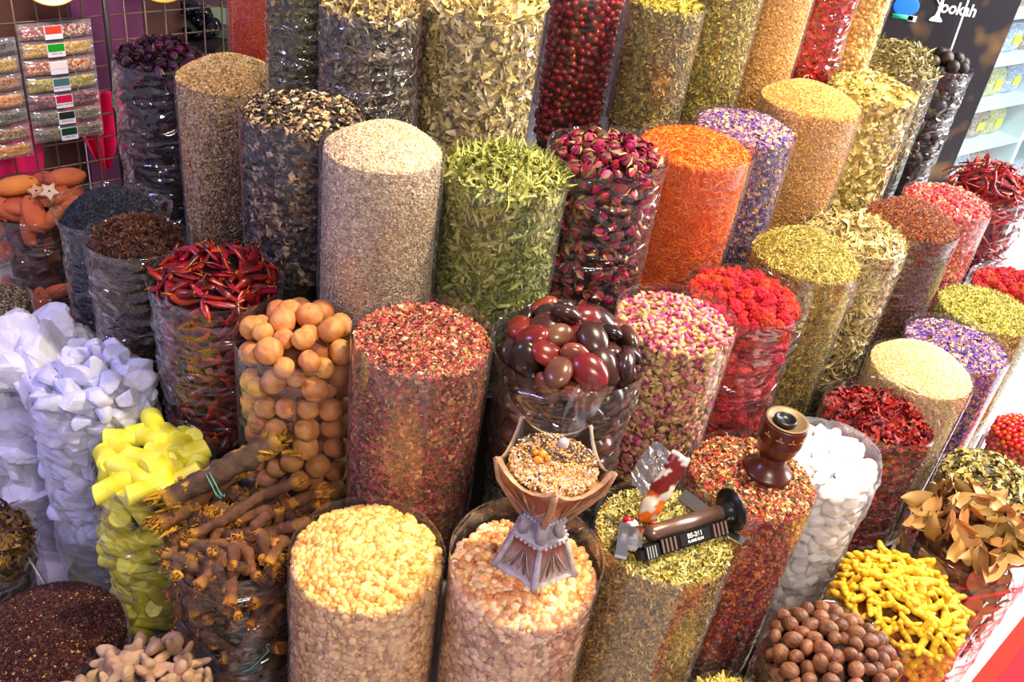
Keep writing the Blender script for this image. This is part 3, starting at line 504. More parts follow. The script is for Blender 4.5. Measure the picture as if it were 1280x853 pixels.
b = bag('G1', 'bag of big chalky white alum rocks at the left edge', 'milky', collar=.0, dome=.06, inset=.0, taper=.05); core(b, [(206, 208, 222), (190, 190, 208)], .04, .05)
P, Nn, tp = pack(b, .042, 34, gap=1.45, depth=1.0, tries=3000, vis=.36, poke=.35); ms = [crystal(s + 40, .06, 1.0, (222, 222, 234), 12, .06) for s in range(5)]
single_out(strew(b, 'alum_rock', 'big chalky white rock piled in the bag at the left edge', 'rock', 'alum rocks at the left edge', ms, P, Nn, full=True, smin=.7, smax=1.25), 'big chalky white rock', 'of its bag', 6)
# sulphur sticks
def stick(s):
    L = [.040, .050, .030][s % 3]; r = .0225; seg = 22; prof = [(0.0005, -L), (r * .94, -L), (r, -L + .002), (r * .99, 0), (r, L - .002), (r * .93, L), (.0005, L)]; V, F = lathe(prof, seg); r_ = np.random.default_rng(s); tl = r_.uniform(-.3, .3, 2)
    V[:, 2] += np.where(np.abs(V[:, 2]) > L * .5, V[:, 0] * tl[0] + V[:, 1] * tl[1], 0) + .0006 * snoise(V, 150, s, 1); c = np.where((np.abs(V[:, 2]) > L * .8)[:, None], lin((244, 240, 110)), lin((232, 220, 44))); return mk('sulphur_stick', [(V[:, [2, 0, 1]], F, c)], SULPHUR, False)
SULPHUR = pbr('sulphur', attr=True, rough=.45, vary=.06, nscale=30, namp=.12, sss=.2)
b = bag('G3', 'bag of bright yellow sulphur sticks at left, behind the roots', 'loose', collar=.0, dome=.02, inset=.0, taper=.03, bulge=.002); core(b, [(190, 176, 30), (150, 140, 22)], .04, .055)
P, Nn, tp = pack(b, .025, 80, gap=1.45, depth=1.0, tries=7000, vis=.5, poke=.0); ms = [stick(s) for s in range(6)]
single_out(strew(b, 'sulphur_stick', 'short bright yellow cylinder-shaped stick piled in the bag behind the roots', 'stick', 'yellow sticks in their bag', ms, P, Nn, tilt=.35, smin=.9, smax=1.05), 'bright yellow stick', 'of its bag', 10)
# ginger
def ginger(s):
    r_ = np.random.default_rng(s); V, F = ICO[3]; r = np.full(len(V), .45)
    for _ in range(5): d = r_.normal(size=3) * [1.6, 1.2, .6]; d /= np.linalg.norm(d); r += r_.uniform(.45, .95) * np.exp(-((1 - V @ d) / .13))
    V2 = V * r[:, None] * (1 + .03 * snoise(V, 12, s, 1)[:, None]); return mk('ginger_root', [(V2 * .026 * [1, 1, .8], F, lin((200, 168, 138)) * (.6 + .45 * np.clip(r, 0, 1))[:, None])], ROUGHITEM)
b = bag('G6', 'bag of pale dried ginger at the bottom edge, right of the sumac', 'thin', collar=.012, dome=.05, inset=.0, taper=.05); core(b, [(150, 120, 96), (110, 86, 70)], .03, .035)
P, Nn, tp = pack(b, .02, 80, gap=1.5, depth=1.2, tries=4000, vis=.1, poke=.1); ms = [ginger(s) for s in range(7)]
single_out(strew(b, 'ginger_root', 'pale knobbly dried ginger root in the bag at the bottom edge', 'ginger', 'ginger roots in their bag', ms, P, Nn, full=True), 'pale knobbly ginger root', 'of its bag', 7)
# chillies
def chilli(s, L=.064, r=.0105, c1=(164, 20, 26), c2=(104, 10, 22)):
    r_ = np.random.default_rng(s); n = 12; t = np.linspace(0, 1, n); cv = r_.uniform(-.35, .35); path = np.stack([(t - .5) * L, cv * L * (t - .5) ** 2 * 2 + .03 * L * np.sin(6 * t + s), .12 * L * np.sin(3 * t + s)], 1)
    rad = r * np.clip(np.sin(PI * (.12 + .86 * t)) ** .8, .06, 1) * (1 - .3 * t) * (1 + .1 * r_.normal(size=n)); mb = MB().tube(path, rad, 8, np.array([lin(c1) * (1 - k) + lin(c2) * k for k in np.clip(.5 + .5 * np.sin(t * 5 + s), 0, 1)]), sq=.5)
    if s % 2 == 0: mb.tube([path[0] + V3(.001, 0, 0), path[0] - V3(.008, 0, -.002), path[0] - V3(.016, .002, -.004)], [.003, .0015, .001], 5, lin((190, 120, 40)))
    return mb.mesh('dried_chilli', CHILI)
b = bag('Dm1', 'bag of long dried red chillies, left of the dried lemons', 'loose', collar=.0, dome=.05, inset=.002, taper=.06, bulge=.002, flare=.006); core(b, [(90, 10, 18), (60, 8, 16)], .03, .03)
P, Nn, tp = pack(b, .0105, 330, gap=2.0, depth=2.2, tries=9000, vis=.42, poke=.0); ms = [chilli(s) for s in range(10)] + [chilli(s + 30, .07, .010, (206, 44, 24), (150, 22, 22)) for s in range(2)]  # last two variants are orange-red, warm lamplight painted into their colour
strew(b, 'dried_chilli', 'long dried red chilli heaped on the bag left of the dried lemons', 'chilli', 'red chillies on top', ms, P[tp], Nn[tp], tilt=.4, smin=.8, smax=1.25)
k = np.nonzero(~tp)[0][:210]
strew(b, 'dried_chilli', 'dark red dried chilli behind the wrinkled film left of the lemons', 'chilli', 'red chillies behind the film', ms, P[k], Nn[k], tilt=.2, smin=.8, smax=1.1)
b = bag('C9', 'bag of long red sun-dried strips at the right edge, behind the pink rosebuds', 'loose', collar=.0, dome=.07, inset=.002, taper=.12); core(b, [(130, 20, 22), (90, 12, 18)], .03, .03)
P, Nn, tp = pack(b, .010, 240, gap=2.1, depth=2, tries=6000, vis=.4); ms = [chilli(s + 60, .085, .0075, (206, 46, 32), (150, 24, 24)) for s in range(8)]
strew(b, 'dried_pepper_strip', 'long curled red dried pepper strip in the far bag at the right edge', 'pepper', 'red pepper strips at the right edge', ms, P, Nn, tilt=.4)
# star anise
def anise(s):
    r_ = np.random.default_rng(s); mb = MB()
    for k in range(8):
        a = k * PI / 4 + r_.uniform(-.12, .12); L = .0195 * r_.uniform(.8, 1.12); d = V3(math.cos(a), math.sin(a), 0); e = V3(-math.sin(a), math.cos(a), 0); h = V3(0, 0, .0045)
        V = [d * .001, d * L * .55 + e * .0030 + h * .9, d * L + h * .9, d * L * .55 - e * .0030 + h * .9, d * L * .5 - h * .3, d * L * .55 + h * .15]
        mb.add(V, np.array([[0, 4, 1], [1, 4, 2], [2, 4, 3], [3, 4, 0], [0, 1, 5], [1, 2, 5], [2, 3, 5], [3, 0, 5]]), np.array([lin((72, 44, 34)), lin((120, 74, 50)), lin((150, 94, 58)), lin((120, 74, 50)), lin((66, 40, 32)), lin((44, 24, 20))]))
    return mb.mesh('star_anise', ITEM, False)
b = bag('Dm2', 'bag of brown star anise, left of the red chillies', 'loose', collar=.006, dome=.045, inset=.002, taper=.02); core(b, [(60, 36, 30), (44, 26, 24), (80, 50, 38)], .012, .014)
P, Nn, tp = pack(b, .0085, 260, gap=2.15, depth=1.6, tries=9000, vis=.3, half=1.7); ms = [anise(s) for s in range(6)]
strew(b, 'star_anise', 'eight-pointed brown star anise on top of its bag, left of the chillies', 'star anise', 'star anise on top of the bag', ms, P[tp], Nn[tp], tilt=.6)
k = np.nonzero(~tp)[0][:150]
strew(b, 'star_anise', 'brown star anise pressed behind clear film, left of the chillies', 'star anise', 'star anise behind the film', ms, P[k], Nn[k], tilt=.3)
# rose heads
def rosehead(s, R=.0175, pal=((180, 30, 88), (126, 16, 60), (208, 62, 118)), sep=((226, 206, 140), (150, 150, 80))):
    r_ = np.random.default_rng(s); mb = MB(); V, F, c = ell(1, .55, .5, .5, .1, 3, s, pal[1]); mb.add(V * R, F, c)
    for k in range(9):
        a = k * 2.4; rr = R * (.55 + .05 * k); op = .25 + .07 * k; n, m = 4, 3; W = []; cc = lin(pal[int(r_.integers(len(pal)))]) 
        for i in range(n + 1):
            t = i / n; el = -1.2 + 2.1 * t * (1 - .15 * op)
            for j in range(m + 1): u = (j / m - .5) * 1.7 * math.sin(PI * (.15 + .8 * t)) ** .6; ra = rr * (math.cos(el) * .85 + .25 * op * t) * (1 + .1 * r_.normal()); W.append([math.sin(el) * rr * 1.15, ra * math.cos(a + u), ra * math.sin(a + u)])
        G = [[i * (m + 1) + j, (i + 1) * (m + 1) + j, (i + 1) * (m + 1) + j + 1, i * (m + 1) + j + 1] for i in range(n) for j in range(m)]; mb.add(W, np.array(G), cc)
    for k in range(4):
        a = k * PI / 2 + .4; d = V3(0, math.cos(a), math.sin(a)); e = V3(0, -math.sin(a), math.cos(a)); x = V3(1, 0, 0) * R
        mb.add([-x * 1.05, -x * .5 + d * R * .9 + e * R * .22, x * .4 + d * R * 1.25, -x * .5 + d * R * .9 - e * R * .22], np.array([[0, 1, 2, 3]]), lin(sep[k % 2]))
    mb.v = [v + R * .10 * snoise(v, 260, s + 4, 2)[:, None] * np.array([1, .8, -.9]) for v in mb.v]
    return mb.mesh('dried_rose', ROSE)
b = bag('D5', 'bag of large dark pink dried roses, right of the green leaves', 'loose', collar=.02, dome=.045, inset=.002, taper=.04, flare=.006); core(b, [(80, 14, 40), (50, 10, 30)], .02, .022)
P, Nn, tp = pack(b, .0165, 215, gap=1.38, depth=1.2, tries=7000, vis=.38, poke=.1); ms = [rosehead(s) for s in range(7)]
single_out(strew(b, 'dried_rose', 'crumpled dark pink dried rose on top of the bag right of the green leaves', 'rose', 'dried roses on top', ms, P[tp], Nn[tp], full=True, smin=.8, smax=1.2), 'dark pink rose', 'of heap', 8)
strew(b, 'dried_rose', 'dark pink dried rose behind clear film, right of the green leaves', 'rose', 'dried roses behind the film', ms, P[~tp], Nn[~tp], full=True, smin=.75, smax=1.1)
b = bag('F', 'bag of dark purple dried roses in front of the wire rack', 'loose', collar=.004, dome=.05, inset=.002, taper=.02, bulge=.002); core(b, [(44, 14, 46), (30, 10, 34)], .02, .02)
P, Nn, tp = pack(b, .0165, 84, gap=1.55, depth=1.0, tries=5000, vis=.42); ms = [rosehead(s + 50, .018, ((88, 18, 68), (56, 12, 56), (120, 28, 78)), ((150, 130, 100), (90, 80, 60))) for s in range(5)]
strew(b, 'dried_rose', 'dark purple dried rose in the bag in front of the wire rack', 'rose', 'dark purple roses', ms, P, Nn, full=True, smin=.8, smax=1.2)
# pink rosebuds
def rosebud(s, c1, c2):
    V, F, c = ell(2, 1.3, .6, .6, .07, 3, s, c1); th = np.arctan2(V[:, 2], V[:, 1]); V = V * (1 - .05 * np.abs(np.sin(th * 2.5 + V[:, 0] * 2)))[:, None]; k = (V[:, 0] < -.1)[:, None]; c = np.where(k, lin(c2), c); mb = MB().add(V * .0084, F, c)
    mb.tube([V3(-.0075, 0, 0), V3(-.0125, .001, .001)], [.0011, .0008], 4, lin(c2)); return mb.mesh('rosebud', ROSE)
b = bag('C3', 'bag of small pink and cream rosebuds right of the large brown seeds', 'smooth', collar=.02, dome=.015, inset=.0, taper=.05); core(b, [(214, 90, 140), (226, 190, 120), (190, 150, 96), (160, 60, 110)], .011, .010)
ms = [rosebud(s, [(208, 84, 146), (228, 140, 172), (190, 66, 124), (234, 166, 186)][s % 4], [(232, 204, 150), (218, 184, 124), (202, 172, 112)][s % 3]) for s in range(12)]
P, Nn, tp = pack(b, .008, 700, gap=1.5, depth=1.0, tries=11000, vis=.36, half=1.6)
it = np.nonzero(tp)[0]; isd = np.nonzero(~tp)[0]
strew(b, 'rosebud', 'tiny pink and cream rosebud in the bag right of the brown seeds', 'rosebud', 'pink rosebuds on top', ms, P[it[:290]], Nn[it[:290]], full=True)
grains(b, 'bud', .0165, [(226, 80, 150), (236, 130, 170), (206, 60, 130), (240, 160, 180)], 10, 2100, vis=.38, pal2=[(238, 214, 150), (222, 190, 110), (190, 170, 100)], name='small_rosebuds', sidepal=[(205, 80, 140), (220, 120, 160), (180, 60, 120), (230, 190, 150)])
# red flower clumps
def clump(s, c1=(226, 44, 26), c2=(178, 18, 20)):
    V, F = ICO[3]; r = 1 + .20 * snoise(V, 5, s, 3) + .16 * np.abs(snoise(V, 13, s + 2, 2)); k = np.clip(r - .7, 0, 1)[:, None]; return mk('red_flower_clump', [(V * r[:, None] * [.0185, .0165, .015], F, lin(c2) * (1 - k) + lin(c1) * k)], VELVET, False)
VELVET = pbr('velvet_flower', attr=True, rough=.8, vary=.22, bump=1.0, bscale=260)
for i, n, lab, lab2 in (('C4', 150, 'bag of bright red velvety flower clumps, right of the small pink rosebuds', 'bright red crinkled flower clump in the bag right of the small rosebuds'), ('A10', 60, 'bag of red velvety flower clumps at the right edge, behind the yellow-green herb', 'red crinkled flower clump in the bag at the right edge')):
    b = bag(i, lab, 'loose', collar=.016, dome=.03, inset=.0, taper=.06); core(b, [(190, 20, 30), (140, 12, 24), (215, 50, 50)], .014, .018)
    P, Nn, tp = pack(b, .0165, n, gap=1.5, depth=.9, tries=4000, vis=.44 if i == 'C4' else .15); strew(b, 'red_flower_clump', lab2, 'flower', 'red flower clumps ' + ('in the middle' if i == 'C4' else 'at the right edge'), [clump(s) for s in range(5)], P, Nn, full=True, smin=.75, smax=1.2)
# berries
def berry(s, R, c1, c2):
    V, F, c = ell(2, 1, 1, .92, .06, 4, s, c1, c2, 3); return mk('dried_berry', [(V * R, F, c)], GLOSSBERRY)
GLOSSBERRY = pbr('berry_skin', attr=True, rough=.3, vary=.3)
b = bag('E5', 'bag of dark red jujube berries at the top, behind the dark pink roses', 'thin', collar=.01, dome=.03, inset=.0, taper=.0); core(b, [(110, 16, 20), (70, 10, 16)], .02, .016)
P, Nn, tp = pack(b, .0115, 260, gap=1.7, depth=1.0, tries=7000, vis=.42, half=1.5); strew(b, 'dried_berry', 'round dark red berry in the tall bag behind the dark pink roses', 'berry', 'red berries in the tall bag', [berry(s, .0115, (176, 30, 30), (120, 16, 24)) for s in range(5)], P, Nn, full=True)
b = bag('B5', 'bag of small orange-red berries at the right edge, behind the lichen flakes', 'smooth', collar=.0, dome=.04, inset=.0); core(b, [(180, 50, 30), (130, 30, 22)], .01, .01)
P, Nn, tp = pack(b, .0075, 200, gap=1.7, depth=1.0, tries=5000, vis=.06); strew(b, 'small_berry', 'small orange-red berry at the right edge, behind the lichen flakes', 'berry', 'small orange-red berries', [berry(s + 9, .0085, (222, 76, 40), (190, 44, 30)) for s in range(5)], P, Nn, full=True)
b = bag('D11', 'bag of black dried limes at the back right, below the banner', 'loose', collar=.0, dome=.04, inset=.0, taper=.06, flare=.004); core(b, [(60, 46, 36), (40, 32, 28)], .03, .03)
P, Nn, tp = pack(b, .0225, 60, gap=1.75, depth=1.0, tries=3000, vis=.34, poke=.2); single_out(strew(b, 'dried_lime', 'dark brown-black dried lime in the bag below the banner', 'lime', 'black dried limes', [mk('dried_lime', [(lambda t: (t[0] * .0235, t[1], t[2]))(ell(3, 1, 1, .95, .03, 3, s, (88, 66, 44), (54, 42, 34), 3))], ITEM) for s in range(4)], P, Nn, full=True), 'black dried lime', 'of its bag', 8)
# green leaves
def gleaf(s):
    r_ = np.random.default_rng(s); V, F, _ = T_leaf(9, r_.uniform(.07, .13), r_.uniform(.6, 1.8), r_.uniform(-2, 2), 1 if s % 3 == 0 else -1); L = .036; V = V * L; V[:, 1] += .004 * np.sin(V[:, 0] * 120 + s)
    return mesh_from('dried_leaf', V, F, LEAFY, lin([(172, 176, 88), (200, 200, 114), (136, 142, 70), (216, 212, 144), (164, 158, 80)][s % 5])[None].repeat(len(V), 0))
b = bag('D4', 'bag of curled bright green leaves in the middle of the third row', 'thin', collar=.02, dome=.03, inset=.002, taper=.03); core(b, [(110, 118, 50), (140, 146, 66), (84, 92, 40)], .01, .012)
grains(b, 'curl', .032, [(168, 172, 82), (194, 196, 108), (130, 138, 66), (214, 210, 138), (104, 110, 56)], 1200, 3000, vis=.38, tilt=.35, name='small_leaves', sidepal=[(160, 168, 84), (178, 182, 100), (126, 134, 66), (200, 200, 130), (104, 112, 60)])
P, Nn, tp = pack(b, .007, 290, gap=1.6, depth=.3, tries=5000, vis=.01, poke=.9, topfrac=1); strew(b, 'dried_leaf', 'curled yellow-green dried leaf on top of the bag in the third row', 'leaf', 'green leaves on top', [gleaf(s) for s in range(12)], P, Nn, tilt=.42)
def atz(px, py, z): v = at(px, py, 1) - EYE; return EYE + v * ((z - EYE[2]) / v[2])
# ---- roots
def root_piece(s, A, B, r, yellow=.3, bend=.012, seg=12, n=18, tip=(226, 172, 56)):
    r_ = np.random.default_rng(s); A, B = np.array(A), np.array(B); t = np.linspace(0, 1, n); P = A + (B - A) * t[:, None]; c = P.mean(0); up = r_.normal(size=3)
    rng_n = r_.normal(size=18); P = P - c + bend * np.sin(PI * t * r_.uniform(1, 2.4))[:, None] * up / np.linalg.norm(up)
    rad = r * (1 + .12 * np.interp(t, np.linspace(0, 1, 18), rng_n)) * (1 - .25 * np.abs(t - .45)); mb = MB(); seg = 18; V, F, _ = tube(P, rad, seg); th_ = np.tile(np.arange(seg) * 2 * PI / seg, n); V = V + (r * .10 * np.sin(th_ * 4 + 2 * np.repeat(t, seg) * 3 + s) * np.sin(th_ * 2 + s))[:, None] * (V - np.repeat(P, seg, 0)) / r
    V = V + (r * (.16 * snoise(V, 120, s, 3) + .10 * np.clip(snoise(V * 1.0, 420, s + 7, 2), -1, .3)))[:, None] * (V - np.repeat(P, seg, 0)) / r
    tt = np.repeat(t, seg); k = np.clip((np.abs(tt - .5) - .5 + .09) / .09, 0, 1) + .8 * (snoise(V, 60, s + 1, 2) > .75) * min(1, yellow * 1.5); k = np.clip(k, 0, 1)[:, None]
    mb.add(V, F, lin([(128, 88, 64), (108, 80, 66), (140, 96, 62)][s % 3]) * (1 - k) + lin((214, 160, 64)) * k)
    for e, (Q, d) in enumerate(((P[-1], P[-1] - P[-3]), (P[0], P[0] - P[2]))):
        d = d / np.linalg.norm(d); 
        for q in range(int(40 * yellow) + 6):
            o = r_.normal(size=3) * r * .5; p0 = Q + o - d * r * .6; mb.tube([p0, p0 + d * r * .9 + r_.normal(size=3) * r * .3, p0 + d * r * r_.uniform(.7, 1.1) + r_.normal(size=3) * r * .25], [r * .16, r * .13, r * .05], 4, lin(tip) * r_.uniform(.6, 1.1))
    return mb.mesh('root_piece', BARK), c
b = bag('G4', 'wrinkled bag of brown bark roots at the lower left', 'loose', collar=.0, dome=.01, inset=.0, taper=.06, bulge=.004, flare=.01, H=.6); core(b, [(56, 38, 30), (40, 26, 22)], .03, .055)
def put_root(s, A, B, r, lab, yellow=.3, bend=.012):
    me, c = root_piece(s, A, B, r, yellow, bend, n=44); return tag(obj('root_piece', me, loc=tuple(c)), lab, 'root', 'brown roots in their bag')
GT = .618
put_root(1, atz(205, 628, GT + .075), atz(350, 552, GT + .135), .025, 'thickest brown root, topmost, pointing up right towards the dried lemons', .6, .004)
put_root(2, atz(198, 655, GT + .04), atz(300, 590, GT + .07), .018, 'brown root with yellow frayed left end lying under the thickest one', 1.0, .004)
put_root(3, atz(240, 668, GT + .03), atz(372, 600, GT + .08), .012, 'smooth grey-brown root below the tied pair', .3, .006)
put_root(4, atz(228, 612, GT + .10), atz(335, 545, GT + .13), .011, 'thin bark root behind the thickest root', .2, .004)
put_root(5, atz(292, 650, GT + .03), atz(400, 618, GT + .045), .0135, 'brown root with a yellow frayed right end beside the golden resin bag', .9, .006)
put_root(6, atz(300, 672, GT + .01), atz(390, 655, GT + .03), .013, 'short brown root lying across the front of the heap', .3)
put_root(7, atz(235, 700, GT - .0), atz(262, 640, GT + .05), .012, 'upright knotty root with an orange frayed top at the front', .8)
put_root(8, atz(262, 712, GT - .02), atz(275, 650, GT + .04), .011, 'upright brown root stub at the middle of the front rim', .6)
put_root(9, atz(285, 690, GT + .0), atz(340, 640, GT + .04), .011, 'bent brown root near the middle of the heap', .4)
put_root(10, atz(330, 700, GT - .0), atz(375, 640, GT + .0), .012, 'dark root at the right side of the heap', .2)
P, Nn, tp = pack(b, .015, 105, gap=1.5, depth=1.0, tries=4000, vis=.5, poke=.1)
rm = []; so_ = []
for s in range(6): me, c = root_piece(70 + s, (-.055, 0, 0), (.055, 0, 0), .012, .2, .014, tip=(176, 122, 62)); rm.append(me)
for o in strew(b, 'root_piece', 'brown bark root inside the wrinkled film of the lower left bag', 'root', 'brown roots in their bag', rm, P, Nn, tilt=.4): so_.append(o)
single_out(so_, 'brown root inside bag', 'of pile', 12)
STRING = pbr('green_string', (110, 190, 170), .4)
def string(name, pts, r, lab, group): return tag(MB().tube(pts, r, 6).obj(name, STRING), lab, 'string', group)
c0 = atz(262, 606, GT + .105); u = atz(350, 552, GT + .135) - atz(205, 628, GT + .075); u /= np.linalg.norm(u); e1 = np.cross(u, [0, 0, 1.0]); e1 /= np.linalg.norm(e1); e2 = np.cross(e1, u)
string('string', [c0 + e1 * .030 * math.cos(a) + e2 * (.028 * math.sin(a) - .010) + u * .0012 * a for a in np.linspace(0, 12.4, 50)], .0011, 'thin green string tied twice around the thickest root', 'green strings')
c0 = np.array([BAG['G4'][0], BAG['G4'][1], 0]); fa = math.atan2(-c0[1], -c0[0]); rr = BAG['G4'][3] + .004
def onbag(du, z, ex=0): a = fa + du / rr; return np.array([c0[0] + (rr + ex) * math.cos(a), c0[1] + (rr + ex) * math.sin(a), z])
string('string', [onbag(.035 + .03 * math.sin(a) + .01 * a, .36 + .018 * math.sin(2 * a) + .006 * a, .002) for a in np.linspace(-1, 5, 36)], .0011, 'thin green string tied in a loose bow on the root bag', 'green strings')

# ---- clay foot stones
def oval_stone(s, sx=.055, sy=.03, sz=.02, col=(206, 122, 78), c2=(180, 100, 66), ridge=True):
    V, F = ICO[3]; r = np.ones(len(V)); th = np.arctan2(V[:, 1], V[:, 0])
    if ridge: r = 1 + .02 * np.sign(np.sin(V[:, 0] * 42)) * (np.abs(V[:, 2]) < .75) + .015 * np.sin(V[:, 0] * 60 + V[:, 1] * 50)
    k = np.clip(.5 + .5 * snoise(V, 3, s, 2), 0, 1)[:, None]; c = lin(col) * k + lin(c2) * (1 - k)
    V = V * r[:, None] * [sx, sy, sz]; tail = V[:, 0] < -sx * .75; V[tail, 1] *= 1.6
    eye = (np.hypot(V[:, 0] - sx * .75, V[:, 1]) < .004); c[eye] = lin((70, 40, 30)); return mk('clay_stone', [(V, F, c)], CLAY)
CLAY = pbr('clay', attr=True, rough=.9, vary=.15, bump=.6, bscale=160)
def star_stone(s, R=.03, col=(226, 206, 176)):
    n = 10; V = []; 
    for z, q in ((-.011, .9), (.011, .9)):
        for k in range(n): a = k * PI / 5; r = R * (1 if k % 2 == 0 else .55) * q; V.append([r * math.cos(a), r * math.sin(a), z])
        V.append([0, 0, z * 1.25])
    j = np.arange(n); F = [np.stack([j, (j + 1) % n, n + 1 + (j + 1) % n, n + 1 + j], 1), np.concatenate([np.stack([(j + 1) % n, j, 0 * j + n], 1), np.stack([n + 1 + j, n + 1 + (j + 1) % n, 0 * j + 2 * n + 1], 1)])]
    mb = MB().add(V, F, lin(col)); mb.add(np.array(ICO[1][0]) * .0035 + [0, 0, .0118], ICO[1][1], lin((70, 50, 40))); return mb.mesh('clay_star', CLAY, False)
b = bag('Dm4', 'clear bag of orange clay foot stones by the wire rack at left', 'loose', collar=.0, dome=.03, inset=.0, taper=-.04, bulge=.006); core(b, [(120, 70, 50), (90, 50, 40)], .05, .05)
P, Nn, tp = pack(b, .03, 40, gap=1.45, depth=1.0, tries=3000, vis=.5, poke=.1)
so = strew(b, 'clay_stone', 'ridged orange-brown clay stone in the bag by the wire rack', 'stone', 'clay stones', [oval_stone(s) for s in range(4)], P, Nn, tilt=.4)
single_out(so, 'ridged clay stone', 'of its bag', 6)
tz = BAG['Dm4'][2]
for nm, me, p, rot, lab in (('clay_fish', oval_stone(8, .06, .033, .024, (236, 160, 84), (214, 130, 66)), (20, 232, tz + .06), (.2, -.15, .5), 'fish-shaped orange clay stone topmost at the left edge'), ('clay_fish', oval_stone(9, .062, .034, .026, (210, 134, 84), (190, 112, 70)), (82, 222, tz + .05), (.1, .1, 1.0), 'large ridged orange clay fish behind the white star'), ('clay_star', star_stone(1), (62, 240, tz + .075), (.9, .2, .3), 'pale star-shaped clay stone on top of the foot stones'), ('clay_star', star_stone(2, .027, (220, 180, 140)), (45, 240, tz + .055), (.8, -.3, .9), 'tan star-shaped clay stone left of the pale star')):
    tag(obj(nm, me, loc=tuple(atz(*p)), rot=rot), lab, 'stone', 'clay stones' if nm == 'clay_fish' else 'clay stars')
BAG['G8'] = (-1.15, 1.50, .33, .115)
b = bag('G8', 'bag of thin tangled brown roots at the left edge, behind the sumac', 'loose', collar=.0, dome=.03, inset=.004); core(b, [(60, 44, 30), (90, 66, 36)], .012, .01); grains(b, 'straw', .045, [(130, 100, 50), (90, 66, 40), (160, 124, 60), (70, 52, 36)], 700, 300, vis=.1, tilt=.5, name='thin_roots')
tag(MB().box((0, 0, 0), (.05, .0015, .085)).obj('white_card', pbr('card', (214, 214, 224), .6), loc=(-1.035, 1.515, .20), rot=(.25, -.45, -.9)), 'stiff white card leaning on the crystal bag above the sumac', 'card')

# ---- incense burner
BR = pbr('silver_paint', attr=True, rough=.42, metal=0.0, nscale=60, namp=.35, bump=.5, bscale=120)
CUT = pbr('copper_inlay', attr=True, rough=.42, metal=.0, nscale=50, namp=.4, bump=.3)
ASH = pbr('ash', attr=True, rough=.95, bump=1, bscale=200)
bp = atz(668, 702, .742); BU = empty('incense_burner', tuple(bp), 'silver and brown five-sided incense burner full of ash standing in orange resin', 'burner', rot=(0, 0, math.radians(-92 + 4)))
def ring5(r, z, sc=0, m=6):
    out = []
    for k in range(5):
        a0, a1 = k * 2 * PI / 5, (k + 1) * 2 * PI / 5
        for j in range(m): t = j / m; p = (1 - t) * V3(math.cos(a0), math.sin(a0), 0) + t * V3(math.cos(a1), math.sin(a1), 0); out.append([p[0] * r, p[1] * r, z - sc * math.sin(PI * t) ** .8])
    return np.array(out)
def loft(rings):
    n = len(rings[0]); j = np.arange(n); V = np.concatenate(rings); F = np.concatenate([np.stack([k * n + j, k * n + (j + 1) % n, (k + 1) * n + (j + 1) % n, (k + 1) * n + j], 1) for k in range(len(rings) - 1)]); return V, F
SILV = lin((188, 180, 186)); COPP = lin((158, 78, 36))
V, F = loft([ring5(.001, .0), ring5(.082, .0), ring5(.082, .008), ring5(.074, .012), ring5(.050, .078), ring5(.054, .082), ring5(.054, .088), ring5(.04, .090), ring5(.001, .090)]); c = np.tile(COPP, (len(V), 1)); z = V[:, 2]; c[(z < .0121) | (z > .079)] = SILV
MB().add(V, F, c).obj('foot', CUT, BU, smooth=False)
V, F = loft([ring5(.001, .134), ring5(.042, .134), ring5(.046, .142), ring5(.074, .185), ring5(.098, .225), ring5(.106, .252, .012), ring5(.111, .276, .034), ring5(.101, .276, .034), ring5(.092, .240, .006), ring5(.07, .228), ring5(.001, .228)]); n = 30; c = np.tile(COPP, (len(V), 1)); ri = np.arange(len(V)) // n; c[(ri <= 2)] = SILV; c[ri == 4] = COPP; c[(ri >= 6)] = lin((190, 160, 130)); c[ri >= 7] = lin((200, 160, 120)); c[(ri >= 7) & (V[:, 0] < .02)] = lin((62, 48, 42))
MB().add(V, F, c).obj('bowl', CUT, BU, smooth=False)
